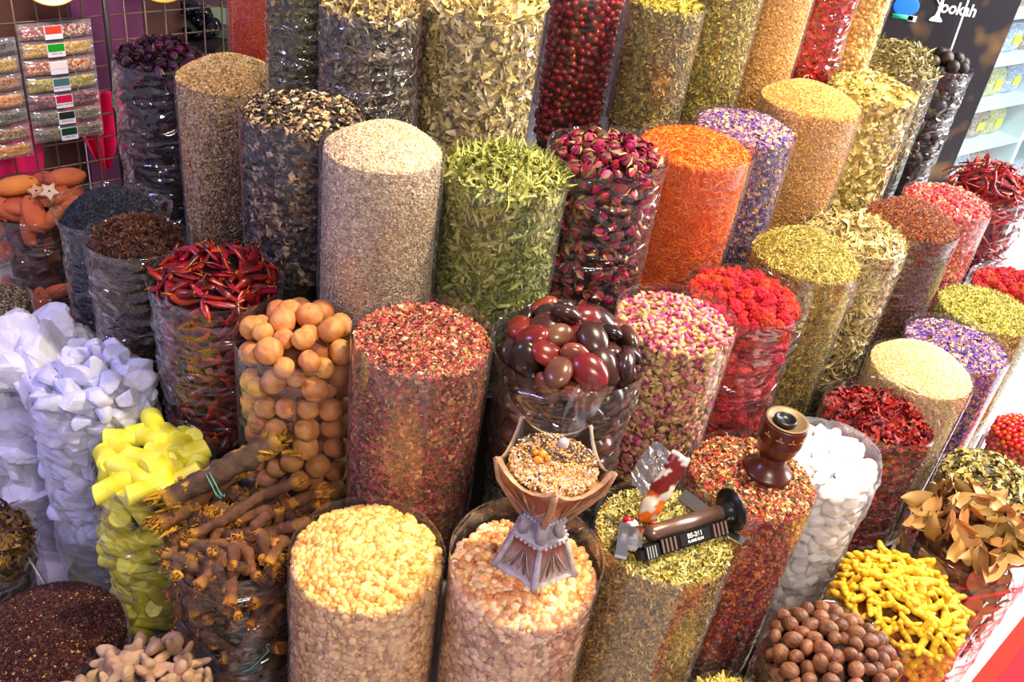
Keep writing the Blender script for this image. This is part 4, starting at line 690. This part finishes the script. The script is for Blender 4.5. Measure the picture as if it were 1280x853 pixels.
for k in range(5):
    a = k * 2 * PI / 5; d = V3(math.cos(a), math.sin(a), 0); up = V3(0, 0, 1)
    MB().tube([d * .036 + up * .088, d * .031 + up * .112, d * .037 + up * .136], [.011, .0095, .011], 8, SILV).obj('waist_post', BR, BU)
    MB().tube([d * .082 + up * .004, d * .0755 + up * .014, d * .051 + up * .080], [.0065, .006, .005], 6, SILV).obj('foot_rib', BR, BU)
    MB().tube([d * .046 + up * .138, d * .075 + up * .186, d * .098 + up * .226, d * .108 + up * .272], [.006, .0065, .006, .0062], 6, lin((190, 146, 112))).obj('bowl_rib', BR, BU)
    # cut-out leaf pattern and studs on every face
    am = a + PI / 5; dm = V3(math.cos(am), math.sin(am), 0); ta = V3(-math.sin(am), math.cos(am), 0); ap = math.cos(PI / 5)
    def fp(u, z, zz0, r0, z1, r1, out=.0015): t = (z - zz0) / (z1 - zz0); return dm * ((r0 + (r1 - r0) * t) * ap + out) + ta * u + up * z
    mb = MB()
    for q in range(-2, 3):
        w_ = q / 2; f1 = lambda u, z: fp(u, z, .142, .046, .225, .098); pts = [f1(w_ * .003, .150), f1(w_ * .016, .168 + .012 * (1 - abs(w_))), f1(w_ * .034, .190 + .016 * (1 - abs(w_))), f1(w_ * .046, .212 + .022 * (1 - abs(w_)))]
        mb.tube(pts, [.0006, .0022, .0036, .0006], 6, lin((196, 150, 120)) * (.95 if q % 2 == 0 else .45))
        f2 = lambda u, z: fp(u, z, .012, .074, .078, .050); pts = [f2(w_ * .004, .068), f2(w_ * .014, .046), f2(w_ * .026, .026 + .008 * (1 - abs(w_))), f2(w_ * .032, .017 + .006 * (1 - abs(w_)))]
        mb.tube(pts, [.0005, .0020, .0028, .0006], 6, lin((186, 160, 150)) * (.9 if q % 2 == 0 else .35))
    o = mb.obj('leaf_relief', BR, BU); o['kind'] = 'stuff'
    mb = MB()
    for q in range(-2, 3):
        for zz, rr_, ww in ((.085, .054, .010), (.140, .045, .008)): mb.add(ICO[1][0] * .0036 + (dm * (rr_ * ap + .002) + ta * q * ww + up * zz), ICO[1][1], SILV * 1.05)
    s_ = mb.obj('studs', BR, BU); s_['kind'] = 'stuff'
# ash bed and embers inside
th = np.linspace(0, 2 * PI, 41)[:-1]; rings = [ring5(.093 * q, .246 - .008 * (q > .8)) + np.stack([np.zeros(30), np.zeros(30), .006 * snoise(ring5(q, 0) * 9, 1.5, 3, 3)], 1) for q in (1, .88, .75, .6, .45, .3, .15, .01)] if 1 else [np.stack([r * np.cos(th), r * np.sin(th), .236 + .010 * (1 - r / .08) + .004 * snoise(np.stack([np.cos(th) * r * 60, np.sin(th) * r * 60, 0 * th], 1), 1.5, 3, 3)], 1) for r in (.078, .068, .056, .044, .032, .02, .01, .001)]
V, F = loft(rings); k = np.clip(.5 + .5 * snoise(V, 60, 4, 3), 0, 1)[:, None]; o = MB().add(V, F, lin((226, 176, 120)) * k + lin((84, 68, 62)) * (1 - k)).obj('ash_bed', ASH, BU); o['kind'] = 'stuff'
mb = MB(); r_ = np.random.default_rng(5)
for q in range(2600):
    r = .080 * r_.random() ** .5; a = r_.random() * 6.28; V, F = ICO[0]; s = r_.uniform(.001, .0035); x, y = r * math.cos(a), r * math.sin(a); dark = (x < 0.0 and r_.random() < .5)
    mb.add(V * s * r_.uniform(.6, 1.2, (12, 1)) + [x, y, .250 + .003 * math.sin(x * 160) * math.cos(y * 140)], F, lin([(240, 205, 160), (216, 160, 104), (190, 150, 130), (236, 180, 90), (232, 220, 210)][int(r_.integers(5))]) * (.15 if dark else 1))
o = mb.obj('ash_crumbs', ASH, BU, smooth=False); o['kind'] = 'stuff'
for k, (x, y, s) in enumerate(((-.012, -.022, .0085), (.004, -.030, .0075), (-.004, -.012, .006), (-.016, -.034, .006), (-.05, .016, .011))):
    V, F = ICO[2]; o = MB().add(V * s * (1 + .15 * snoise(V, 4, k, 2)[:, None]), F, lin((240, 160, 50)) if k < 4 else lin((190, 180, 190))).obj('ember_resin' if k < 4 else 'ash_lump', GLOSSGRAIN, BU, loc=(x, y, .255))
# thin smoke above the embers
sm, nt, out = new_mat('thin_smoke'); pv = N(nt, 'ShaderNodeVolumePrincipled'); nt.links.new(pv.outputs[0], out.inputs['Volume']); pv.inputs['Color'].default_value = (.9, .9, .95, 1)
tc = N(nt, 'ShaderNodeTexCoord'); mp = N(nt, 'ShaderNodeMapping'); mp.inputs['Scale'].default_value = (14, 14, 5); nz = N(nt, 'ShaderNodeTexNoise'); nz.inputs['Scale'].default_value = 1.5; nz.inputs['Distortion'].default_value = 2; nz.inputs['Detail'].default_value = 2
nt.links.new(tc.outputs['Object'], mp.inputs[0]); nt.links.new(mp.outputs[0], nz.inputs['Vector']); mr = N(nt, 'ShaderNodeMapRange'); mr.inputs[1].default_value = .5; mr.inputs[2].default_value = .75; mr.inputs[3].default_value = 0; mr.inputs[4].default_value = 14; nt.links.new(nz.outputs[0], mr.inputs[0]); nt.links.new(mr.outputs[0], pv.inputs['Density'])
V, F = ico(3); zz = V[:, 2]; V2 = np.stack([V[:, 0] * .022 * (1.2 + zz * .5) + .02 * zz, V[:, 1] * .022 * (1.2 + zz * .5), zz * .085], 1)
o = obj('smoke_wisp', mesh_from('smoke_wisp', V2, F, sm), loc=(bp[0] + .03, bp[1] + .035, bp[2] + .345)); tag(o, 'faint grey smoke rising from the embers of the incense burner', 'smoke', kind='stuff')

# ---- wooden cup
cp = atz(958, 590, .803); CU = empty('wooden_cup', tuple(cp), 'turned red-brown wooden cup with a black cap on the flower tea', 'cup', rot=(.0, .03, 0))
WOOD = pbr('red_wood', (104, 44, 26), .3, nscale=40, namp=.35, coat=.1)
BRASS = pbr('dull_brass', (150, 126, 98), .5, metal=.5); BLK = pbr('black_plastic', (22, 21, 23), .35)
V, F = lathe([(.001, 0), (.050, 0), (.0535, .003), (.053, .009), (.049, .013), (.042, .019), (.031, .030), (.0275, .040), (.029, .048), (.026, .050), (.030, .054), (.040, .066), (.0445, .082), (.0465, .094), (.0475, .096), (.0465, .099), (.0475, .115), (.0475, .138), (.0470, .141), (.043, .141), (.040, .134), (.001, .134)], 64); obj('cup_body', mesh_from('cup_body', V, F, WOOD), CU)
V, F = lathe([(.0425, .1405), (.0455, .1435), (.0435, .1455), (.038, .143), (.030, .138), (.001, .137)], 56); obj('metal_rim', mesh_from('metal_rim', V, F, BRASS), CU)
V, F = lathe([(.001, .137), (.0235, .137), (.024, .147), (.022, .149), (.018, .149), (.0165, .144), (.001, .144)], 48); obj('black_cap', mesh_from('black_cap', V, F, BLK), CU, loc=(-.005, -.003, 0))
mb = MB()
for a0 in (-1.9, -1.35, -2.5, -.8):
    for q in range(3):
        a = a0 + .09 * (q - 1); V, F = ICO[1]; mb.add(V * [.0045, .0012, .002] @ np.array([[math.cos(q * 1.5), 0, math.sin(q * 1.5)], [0, 1, 0], [-math.sin(q * 1.5), 0, math.cos(q * 1.5)]]) @ np.array([[math.cos(a + PI / 2), math.sin(a + PI / 2), 0], [-math.sin(a + PI / 2), math.cos(a + PI / 2), 0], [0, 0, 1]]) + [.0475 * math.cos(a), .0475 * math.sin(a), .118 + .006 * (q == 1)], F, lin((196, 140, 90)))
mb.obj('gold_flowers', PLAIN, CU)

# ---- torch lighter lying on the herb
A = atz(812, 668, .822); B = atz(902, 641, .822); ax = B - A; LT = np.linalg.norm(ax); ax /= LT; zz = V3(0, 0, 1); yy = np.cross(zz, ax)  # yy points away from the camera
TM = Matrix(((ax[0], yy[0], 0, A[0]), (ax[1], yy[1], 0, A[1]), (ax[2], yy[2], 1, A[2]), (0, 0, 0, 1)))
TO = empty('gas_torch', (0, 0, 0), 'black and copper gas torch lying across the yellow-green herb', 'torch'); TO.matrix_world = TM
COPM = pbr('copper_tube', (150, 122, 108), .28, metal=.7); STEEL = pbr('bright_steel', (200, 200, 205), .15, metal=1)
def xl(prof, seg=40): V, F = lathe(prof, seg); return V[:, [2, 0, 1]], F
V, F = xl([(.001, -.008), (.010, -.007), (.015, -.001), (.0165, .006), (.0165, LT), (.001, LT)]); obj('gas_tube', mesh_from('gas_tube', V, F, COPM), TO)
V, F = xl([(.001, LT - .004), (.0185, LT - .004), (.0185, LT + .012), (.026, LT + .018), (.043, LT + .020), (.044, LT + .025), (.040, LT + .028), (.001, LT + .024)], 56); obj('black_foot', mesh_from('black_foot', V, F, BLK), TO)
hc = V3(LT * .50, -.020, -.016); t_ = math.radians(-40); HR = np.array([[1, 0, 0], [0, math.cos(t_), -math.sin(t_)], [0, math.sin(t_), math.cos(t_)]])
hm = MB().box(hc, (LT * .46, .015, .0145), HR, lin((60, 50, 48))).obj('grip_housing', pbr('dark_metal_paint', attr=True, rough=.25, metal=.6), TO, smooth=False)
for sx in (-1, 1):
    for q in range(4): MB().box(hc + HR @ V3(sx * LT * (.27 + .055 * q), -.0155, 0), (.0022, .0012, .0125), HR, lin((130, 108, 100))).obj('grip_ridge', PLAIN, hm, smooth=False)
pl = MB().box(hc + HR @ V3(0, -.0152, 0), (LT * .20, .0008, .0115), HR, lin((24, 22, 24))).obj('name_plate', PLAIN, hm, smooth=False)
WHT = pbr('white_print', (240, 240, 240), .5)
def text(body, size, parent, M, mat, name='lettering', bold=.0, ext=.0002, ax_='CENTER'):
    cu = bpy.data.curves.new(name, 'FONT'); cu.body = body; cu.size = size; cu.extrude = ext; cu.offset = bold; cu.align_x = ax_; cu.align_y = 'CENTER'
    t = bpy.data.objects.new(name, cu); me = bpy.data.meshes.new_from_object(t); bpy.data.objects.remove(t); me.materials.clear(); me.materials.append(mat)
    o = obj(name, me, parent); o.matrix_local = M; return o
for txt, sz, dz in (('BS-261', .0125, .0045), ('FLAME GUN', .0068, -.0058)):
    p = hc + HR @ V3(0, -.0163, dz); M = np.eye(4); M[:3, 0] = (1, 0, 0); M[:3, 1] = HR @ V3(0, 0, 1); M[:3, 2] = HR @ V3(0, -1, 0); M[:3, 3] = p; text(txt, sz, hm, Matrix(M.tolist()), WHT, bold=.0003)
MB().box(V3(-.012, -.024, -.018), (.016, .013, .013), HR, lin((18, 18, 20))).box(V3(-.032, -.026, -.019), (.006, .009, .009), HR, lin((18, 18, 20))).obj('black_head', PLAIN, TO, smooth=False)
for q in range(4): MB().box(V3(-.024 + .006 * q, -.024, -.018) + HR @ V3(0, -.0135, 0), (.0012, .0008, .011), HR, lin((170, 170, 170))).obj('head_fin', PLAIN, TO, smooth=False)
R2 = np.array(Matrix.Rotation(math.radians(38), 3, 'Z')); MB().box(V3(-.052, .010, -.010), (.011, .042, .004), R2.T @ np.eye(3), lin((210, 210, 215))).obj('steel_bar', STEEL, TO, smooth=False)
MB().box(V3(-.030, .014, -.012), (.021, .028, .007), R2.T, lin((180, 180, 190))).box(V3(-.024, .016, -.006), (.010, .014, .003), R2.T, lin((120, 110, 150))).obj('clear_block', STEEL, TO, smooth=False)
MB().box(V3(LT + .002, -.036, -.026), (.030, .010, .002), np.array(Matrix.Rotation(math.radians(-62), 3, 'Z')), SILV).obj('steel_tongue', STEEL, TO, smooth=False)
sh = atz(868, 630, .806); tag(MB().box((0, 0, 0), (.034, .013, .0015), None).obj('steel_plate', pbr('brushed_steel', (150, 145, 140), .3, metal=.9), loc=tuple(sh), rot=(.5, .0, -.75), smooth=False), 'flat grey metal plate standing behind the gas torch', 'plate')

# ---- crumpled charcoal packet
p0 = atz(803, 652, .815); p1 = p0 + V3(.052, .065, .125); n = 26; t = np.linspace(0, 1, n); P = p0 + (p1 - p0) * t[:, None]; rad = np.interp(t, [0, .06, .25, .36, .42, .6, .92, 1], [.006, .018, .023, .019, .021, .0205, .020, .019])
V, F, _ = tube(P, rad, 28); V0 = V.copy(); V = V + (.0022 * snoise(V, 170, 2, 3))[:, None] * np.array([1, .3, .8]); tt = np.repeat(t, 28); ang = np.tile(np.arange(28), n)
c = np.where((tt < .42)[:, None], lin((238, 130, 30)), lin((140, 50, 44))); st = (snoise(V0, 150, 7, 2) > .35) & (tt > .1); c = np.where(st[:, None], lin((236, 226, 210)), c); c = np.where(((tt > .8) & (snoise(V0, 200, 8, 1) > 0))[:, None], lin((220, 216, 214)), c)
PK = empty('charcoal_packet', tuple(p0), 'crumpled orange and brown printed packet with silver foil, leaning over the torch', 'packet')
FOILP = pbr('printed_foil', attr=True, rough=.28, metal=.25); FOIL = pbr('silver_foil', attr=True, rough=.2, metal=.85, bump=.6, bscale=70)
MB().add(V - p0, F, c).obj('printed_roll', FOILP, PK)
r_ = np.random.default_rng(3); W = []; n2 = 12
for i in range(n2 + 1):
    for j in range(5): t1 = .35 + .65 * i / n2; q = p0 + (p1 - p0) * t1 - p0; W.append(q + V3(-.020 - .0075 * j - .012 * math.sin(PI * i / n2) * j / 4, -.004 + .004 * j, .004 * j) + r_.normal(size=3) * .0018)
G = np.array([[i * 5 + j, (i + 1) * 5 + j, (i + 1) * 5 + j + 1, i * 5 + j + 1] for i in range(n2) for j in range(4)]); o = MB().add(W, G, lin((190, 184, 180))).obj('foil_flap', FOIL, PK, smooth=False); md = o.modifiers.new('thickness', 'SOLIDIFY'); md.thickness = .0008
for k, (dx, dy, cc) in enumerate(((-.028, -.004, (206, 24, 60)), (-.020, -.012, (236, 232, 226)), (.010, .006, (220, 60, 40)))):
    V, F = ICO[2]; MB().add(V * [.013, .009, .006] * (1 + .25 * snoise(V, 4, k, 2)[:, None]), F, lin(cc)).obj('wrapper_twist', FOILP, PK, smooth=False, loc=(dx, dy, .0))

# ---- wire rack with tea packets at the back left
YAW = math.radians(45); RD = V3(math.cos(YAW), math.sin(YAW), 0); RN = V3(math.sin(YAW), -math.cos(YAW), 0); RO = V3(-1.64, 2.75, 0)
RM = Matrix(((RD[0], RN[0], 0, RO[0]), (RD[1], RN[1], 0, RO[1]), (0, 0, 1, 0), (0, 0, 0, 1)))  # local x along the rack, y towards the camera, z up
RA = empty('wire_rack', (0, 0, 0), 'metal wire grid rack behind the tea packets and purple roses', 'rack'); RA.matrix_world = RM
WIRE = pbr('brown_metal_wire', (124, 100, 84), .4, metal=.3)
wv = MB().tube([(0, 0, 0.0), (0, 0, 1.42)], .0028, 6, (1, 1, 1)).mesh('wire', WIRE); wh = MB().tube([(-.45, -.006, 0), (1.05, -.006, 0)], .0028, 6, (1, 1, 1)).mesh('wire', WIRE)
for k in range(23): obj('wire', wv, RA, loc=(-.42 + k * .066, 0, 0))
for k in range(16): obj('wire', wh, RA, loc=(0, 0, .22 + k * .08))
mbf = MB(); mbf.tube([(.31, .004, 0), (.31, .004, 1.5)], .009, 8, (1, 1, 1)).obj('rack_post', pbr('black_metal', (40, 30, 32), .4), RA)
PFILM = mat_film('packet_film', .8, .10, rough=.12)
def pillow(w_, h, d, nx=14, nz=8):
    V = []
    for s in (1, -1):
        for i in range(nx + 1):
            for j in range(nz + 1): u, v = i / nx * 2 - 1, j / nz * 2 - 1; V.append([u * w_ / 2, s * d * (max(0, (1 - u ** 4) * (1 - v ** 4))) ** .5 + .0003 * s, v * h / 2])
    m = (nx + 1) * (nz + 1); F = [[i * (nz + 1) + j, (i + 1) * (nz + 1) + j, (i + 1) * (nz + 1) + j + 1, i * (nz + 1) + j + 1] for i in range(nx) for j in range(nz)]; return np.array(V), np.array(F + [[a + m for a in f[::-1]] for f in F])
kinds = [('dried flower mix', [(190, 60, 70), (240, 220, 190), (150, 100, 70)], (222, 90, 60), '', 'red pomegranate picture'), ('golden herb', [(220, 180, 70), (240, 210, 120), (190, 150, 50)], (40, 170, 40), 'GREEN TEA', 'bright green label'), ('pink blossom', [(210, 120, 90), (240, 210, 150), (180, 90, 70)], (240, 235, 230), '', 'white label with small fruit'), ('yellow-green tea', [(190, 176, 60), (160, 150, 50), (214, 200, 90)], (90, 130, 130), 'PURE WHITE TEA', 'grey-green label'), ('dark red petal', [(130, 30, 50), (90, 20, 40), (200, 110, 90)], (210, 30, 90), 'ROSE FLOWER TEA', 'bright pink label'), ('grey herb', [(130, 124, 84), (100, 96, 66), (160, 150, 110)], (50, 56, 50), 'JASMINE TEA', 'black label'), ('olive leaf', [(130, 120, 70), (100, 94, 60), (150, 140, 90)], (20, 80, 60), 'GREEN TEA', 'dark green label')]
left = [('clear wrapped', [(120, 110, 90), (70, 60, 60)]), ('yellow flake', [(220, 190, 90), (190, 160, 70)]), ('tan seed', [(200, 150, 90), (170, 120, 70)]), ('orange stick', [(230, 150, 60), (236, 190, 120)]), ('grey-green leaf', [(96, 96, 70), (130, 124, 90)]), ('brown seed', [(150, 110, 60), (190, 160, 110)]), ('golden stick', [(230, 170, 60), (204, 140, 40)])]
PH = .0545; TXT = pbr('navy_print', (30, 30, 80), .6)
for st in range(2):
    W_ = .218
    for k in range(7):
        cx = (.038 + W_ / 2) if st == 1 else (.030 - W_ / 2); cz = 1.105 - PH * (k + .5) + (0 if st == 1 else -.035) - .0; kd = kinds[k] if st == 1 else left[k]
        g = empty('tea_packet', (0, 0, 0), (f'clear packet of {kd[0]} with {kd[4]} on the wire rack' if st == 1 else f'clear packet of {kd[0]}, {ORD[k]} from top in the left edge strip'), 'packet', 'tea packets on the wire rack'); g.matrix_world = RM @ Matrix.Translation((cx, .022, cz))
        V, F = pillow(W_, PH * .97, .014); obj('packet_film', mesh_from('packet_film', V, F, PFILM), g)
        V, F = pillow(W_ * .93, PH * .74, .0095); V[:, 1] += .0012 * snoise(V, 300, k, 2); V[:, 2] -= .004
        o = obj('dried_filling', mesh_from('dried_filling', V, F, mat_core(f'packet_{st}{k}', kd[1], .006)), g); o['kind'] = 'stuff'
        if st == 1:
            lx = -.010 + .006 * k / 6; MB().box((lx, .0152, -.002), (.026, .0006, .0205), None, lin((238, 236, 240))).obj('label_card', PLAIN, g, smooth=False)
            lc = [c_ for c_ in g.children if c_.name.startswith('label_card')][0]
            MB().box((lx, .0162, .006), (.024, .0004, .0115), None, lin(kd[2])).obj('label_picture', PLAIN, lc, smooth=False)
            if kd[3]: text(kd[3], .0062, lc, Matrix(((-1, 0, 0, lx), (0, 0, 1, .0162), (0, 1, 0, -.0125), (0, 0, 0, 1))) @ Matrix.Scale(-1, 4, (1, 0, 0)) , TXT, ext=.0001)
# things behind and above the rack
def rk(x, y, z): return tuple(RM @ Vector((x, y, z)))
tag(MB().box((0, 0, 0), (.12, .004, .055), None, lin((40, 70, 200))).obj('blue_sign', PLAIN, loc=rk(-.16, .05, 1.19), rot=(0, 0, YAW), smooth=False), 'blue-bordered sign with a red face at the top left corner', 'sign'); sg = bpy.data.objects['blue_sign']; MB().box((0, -.0045, 0), (.108, .001, .043), None, lin((200, 20, 40))).obj('red_face', PLAIN, sg, smooth=False)
for k, (px_, py_, d_) in enumerate(((62, -26, 2.85), (200, -28, 3.05))):
    V, F = lathe([(.001, 0), (.05, 0), (.085, .012), (.088, .014), (.084, .016), (.05, .004), (.001, .004)], 48); p = at(px_, py_, d_); tag(obj('gold_plate', mesh_from('gold_plate', V, F, pbr('gold_plate_%d' % k, (236, 190, 90), .35)), loc=tuple(p), rot=(.9, 0, .5)), ['gold-rimmed plate hanging above the tea packets', 'gold-rimmed plate hanging above the purple roses'][k], 'plate', 'gold plates')
PINK = pbr('pink_cloth', (240, 20, 110), .7)
def cloth(name, p, w_, h, yaw, lab, col=PINK, taper=.6, seed=0):
    n, m = 20, 14; V = []
    for i in range(n + 1):
        for j in range(m + 1): u = i / n - .5; v = j / m; V.append([u * w_ * (1 - taper * v), .02 * math.sin(u * 16 + seed) + .01 * math.sin(v * 7), -v * h * (1 - .3 * abs(u))])
    F = np.array([[i * (m + 1) + j, (i + 1) * (m + 1) + j, (i + 1) * (m + 1) + j + 1, i * (m + 1) + j + 1] for i in range(n) for j in range(m)]); o = obj(name, mesh_from(name, V, F, col), loc=p, rot=(0, 0, yaw)); md = o.modifiers.new('thickness', 'SOLIDIFY'); md.thickness = .002; return tag(o, lab, 'cloth', 'pink cloths')
cloth('pink_cloth', rk(.30, -.14, .80), .26, .30, YAW, 'bright pink pointed cloth hanging behind the rack, left of the purple roses', taper=.8)
cloth('pink_cloth', rk(-.10, -.16, .72), .45, .30, YAW, 'dull pink cloth behind the rack above the clay stones', taper=.2, seed=2)
cloth('pink_cloth', rk(.62, -.2, 1.35), .10, .28, YAW, 'narrow pink cloth strip behind the rack, above the purple roses', taper=.1, seed=4)
BROWN = pbr('brown_box', (104, 66, 50), .7, nscale=6, namp=.4); MAUVE = pbr('mauve_board', (120, 60, 100), .6, nscale=5, namp=.2)
for nm, x, y, z, sx, sz, m_, lab in (('mauve_board', .42, -.30, .8, .12, .62, MAUVE, 'mauve board standing behind the wire rack'), ('brown_board', .62, -.34, .75, .08, .6, BROWN, 'brown wooden board behind the wire rack, right of the mauve board'), ('brown_board', -.1, -.4, .6, .42, .5, BROWN, 'wide brown board behind the tea packets')):
    tag(MB().box((0, 0, 0), (sx, .012, sz)).obj(nm, m_, loc=rk(x, y, z), rot=(0, 0, YAW), smooth=False), lab, 'board')
cr = at(258, 42, 3.75); tag(MB().box((0, 0, 0), (.16, .10, .10)).obj('pale_green_box', pbr('pale_green', (170, 186, 150), .5), loc=tuple(cr - [-.06, 0, .02]), smooth=False), 'pale green box beyond the rack, right of the black stones', 'box')
STONE = pbr('black_polished_stone', (30, 30, 44), .12, vary=.3); sm_ = [mk('black_stone', [(lambda t: (t[0] * .034, t[1], t[2]))(ell(2, 1, .8, .6, .06, 3, s, (30, 30, 40)))], STONE) for s in range(3)]
r_ = np.random.default_rng(11); so = []
tr = at(248, 34, 3.6); tag(MB().box((0, 0, 0), (.13, .11, .06), None).obj('dark_tray', DARKWOOD, loc=tuple(tr - [0.03, 0, .10]), smooth=False), 'dark crate under the black stones behind the rack', 'crate')
for k in range(26): so.append(tag(obj('black_stone', sm_[k % 3], loc=tuple(tr + [-.03 + r_.uniform(-.115, .115), r_.uniform(-.09, .09), -.02 + .05 * (k % 3)]), rot=tuple(r_.uniform(0, 3, 3))), 'polished black stone', 'stone', 'black stones behind the rack'))
single_out(so, 'polished black stone behind rack', 'of heap', 4)

# ---- banner and glass cabinet at the back right
BX, BY = 1.60, 4.3; BN = empty('black_banner', (BX, BY, 0), 'black shop banner with white lettering and a water pipe, behind the dried limes', 'banner')
def bxz(px, py): v = at(px, py, 1) - EYE; q = EYE + v * (BY / v[1]); return q[0] - BX, q[2]
bm, nt, out = new_mat('banner_print'); p = N(nt, 'ShaderNodeBsdfPrincipled'); nt.links.new(p.outputs[0], out.inputs[0]); p.inputs['Roughness'].default_value = .4
tc = N(nt, 'ShaderNodeTexCoord'); nz = N(nt, 'ShaderNodeTexNoise'); nz.inputs['Scale'].default_value = 5; nt.links.new(tc.outputs['Object'], nz.inputs['Vector']); rp = N(nt, 'ShaderNodeValToRGB'); e = rp.color_ramp.elements; e[0].position = .55; e[0].color = rgba((40, 37, 42)); e[1].position = .82; e[1].color = rgba((150, 116, 70)); nt.links.new(nz.outputs[0], rp.inputs[0]); nt.links.new(rp.outputs[0], p.inputs['Base Color'])
MB().box((0.02, .01, .95), (.275, .006, .75)).obj('banner_sheet', bm, BN, smooth=False)
x, z = bxz(1199, 12); text('ookah', .07, BN, Matrix(((.86, 0, 0, x), (0, 0, -1, .002), (0, 1, 0, z), (0, 0, 0, 1))), WHT, bold=.0014)
x, z = bxz(1170, 24)
V, F = lathe([(.026, -.010), (.028, -.004), (.022, .004), (.010, .014), (.007, .030), (.007, .045), (.012, .050), (.006, .056), (.011, .064), (.006, .070), (.006, .12)], 24); V[:, 1] *= .05; obj('white_pipe_print', mesh_from('white_pipe_print', V, F, WHT), BN, loc=(x, .001, z)); MB().tube([(x + .0, -.001, z + .052), (x - .03, -.001, z + .085), (x - .05, -.001, z + .13)], .003, 5).obj('pipe_hose_print', WHT, BN)
x, z = bxz(1133, 8); V, F = ICO[3]; MB().add(V * [.055, .003, .042], F, lin((20, 120, 235))).obj('blue_bowl_print', PLAIN, BN, loc=(x, .002, z)); MB().box((0, 0, 0), (.045, .002, .009), None, lin((60, 200, 150))).obj('green_band_print', PLAIN, BN, loc=(x, .001, z - .044)); MB().box((0, 0, 0), (.018, .002, .012), None, lin((220, 230, 220))).obj('white_foot_print', PLAIN, BN, loc=(x + .04, .001, z - .046))
x0, z0_ = bxz(1206, 0); x1, z1_ = bxz(1188, 66); tag(MB().tube([(BX + x0, BY - .03, z0_ + .1), (BX + x1, BY - .03, z1_ - .5)], .004, 6).obj('hanging_line', WHT), 'thin white line hanging in front of the black banner', 'line')
CY = math.radians(40); CO = V3(1.82, 4.40, 0); CM = Matrix.Translation(CO) @ Matrix.Rotation(CY, 4, 'Z'); CA = empty('glass_cabinet', (0, 0, 0), 'white glass display cabinet of packets with yellow price tags, right edge', 'cabinet'); CA.matrix_world = CM
CW = pbr('white_cabinet', (240, 245, 248), .4); gm, nt, out = new_mat('cabinet_glass'); t_ = N(nt, 'ShaderNodeBsdfTransparent'); g_ = N(nt, 'ShaderNodeBsdfGlossy'); g_.inputs['Roughness'].default_value = .05; fr = N(nt, 'ShaderNodeFresnel'); mx = N(nt, 'ShaderNodeMixShader'); t_.inputs[0].default_value = (.88, .95, .97, 1); fr = N(nt, 'ShaderNodeLayerWeight'); fr.inputs[0].default_value = .15; nt.links.new(fr.outputs['Facing'], mx.inputs[0]); nt.links.new(t_.outputs[0], mx.inputs[1]); nt.links.new(g_.outputs[0], mx.inputs[2]); nt.links.new(mx.outputs[0], out.inputs[0])
MB().box((.8, .42, .9), (.8, .01, .9)).obj('back_panel', CW, CA, smooth=False)
for x in (.01, .81, 1.6): MB().box((x, .2, .9), (.01, .21, .9)).obj('side_panel', CW, CA, smooth=False)
for k, z in enumerate((.02, .28, .52, .74, .96, 1.18, 1.4, 1.78)): MB().box((.8, .2, z), (.8, .2, .007)).obj('shelf', CW, CA, smooth=False)
for x in (.4, 1.2): MB().box((x, -.008, .9), (.39, .003, .88)).obj('glass_pane', gm, CA, smooth=False)
r_ = np.random.default_rng(8); YEL = pbr('yellow_tag', (236, 240, 60), .5); PM = [mat_core('shelf_packet_%d' % k, p_, .012) for k, p_ in enumerate(([(214, 190, 170), (190, 150, 120)], [(220, 210, 150), (240, 226, 190)], [(190, 196, 214), (226, 220, 230)]))]; CR = pbr('copper_pot', (216, 116, 80), .35)
names = ['rose-brown', 'cream', 'pale blue']; lv = ['lowest', 'second lowest', 'middle', 'second highest', 'highest']
for si, z in enumerate((.287, .527, .747, .967, 1.187)):
    for k in range(4):
        x = .20 + k * .165; g = empty('shelf_packet', (0, 0, 0), f'{names[(k + si) % 3]} packet, {ORD[k]} from left on the {lv[si]} cabinet shelf', 'packet', 'packets in the glass cabinet'); g.matrix_world = CM @ Matrix.Translation((x, .12, z))
        V, F = pillow(.15, .14, .03); V[:, 2] += .07; obj('packet_body', mesh_from('packet_body', V, F, PM[(k + si) % 3]), g)
        MB().box((.0, -.034, .07), (.034, .001, .022)).obj('yellow_price_tag', YEL, g, smooth=False)
# red mat
e = V3(.666, .746, 0); nn = V3(.746, -.666, 0); M0 = V3(1.393, 1.790, 0); mt = empty('red_mat', tuple(M0), 'red floor mat with a wide orange border at the bottom right corner', 'mat')
def quadbox(a0, a1, b0, b1, h): V = [e * a + nn * q + V3(0, 0, z) for z in (.0005, h) for a in (a0, a1) for q in (b0, b1)]; return V, np.array([[0, 1, 3, 2], [4, 6, 7, 5], [0, 4, 5, 1], [2, 3, 7, 6], [0, 2, 6, 4], [1, 5, 7, 3]])
V, F = quadbox(-1.2, 1.2, .0455, 1.2, .006); MB().add(V, F).obj('red_field', pbr('red_felt', (214, 0, 50), .9, nscale=300, namp=.3, bump=.5, bscale=400), mt, smooth=False)
V, F = quadbox(-1.2, 1.2, .0, .045, .006); MB().add(V, F).obj('orange_border', pbr('orange_felt', (230, 44, 6), .9, nscale=300, namp=.2, bump=.5, bscale=400), mt, smooth=False)
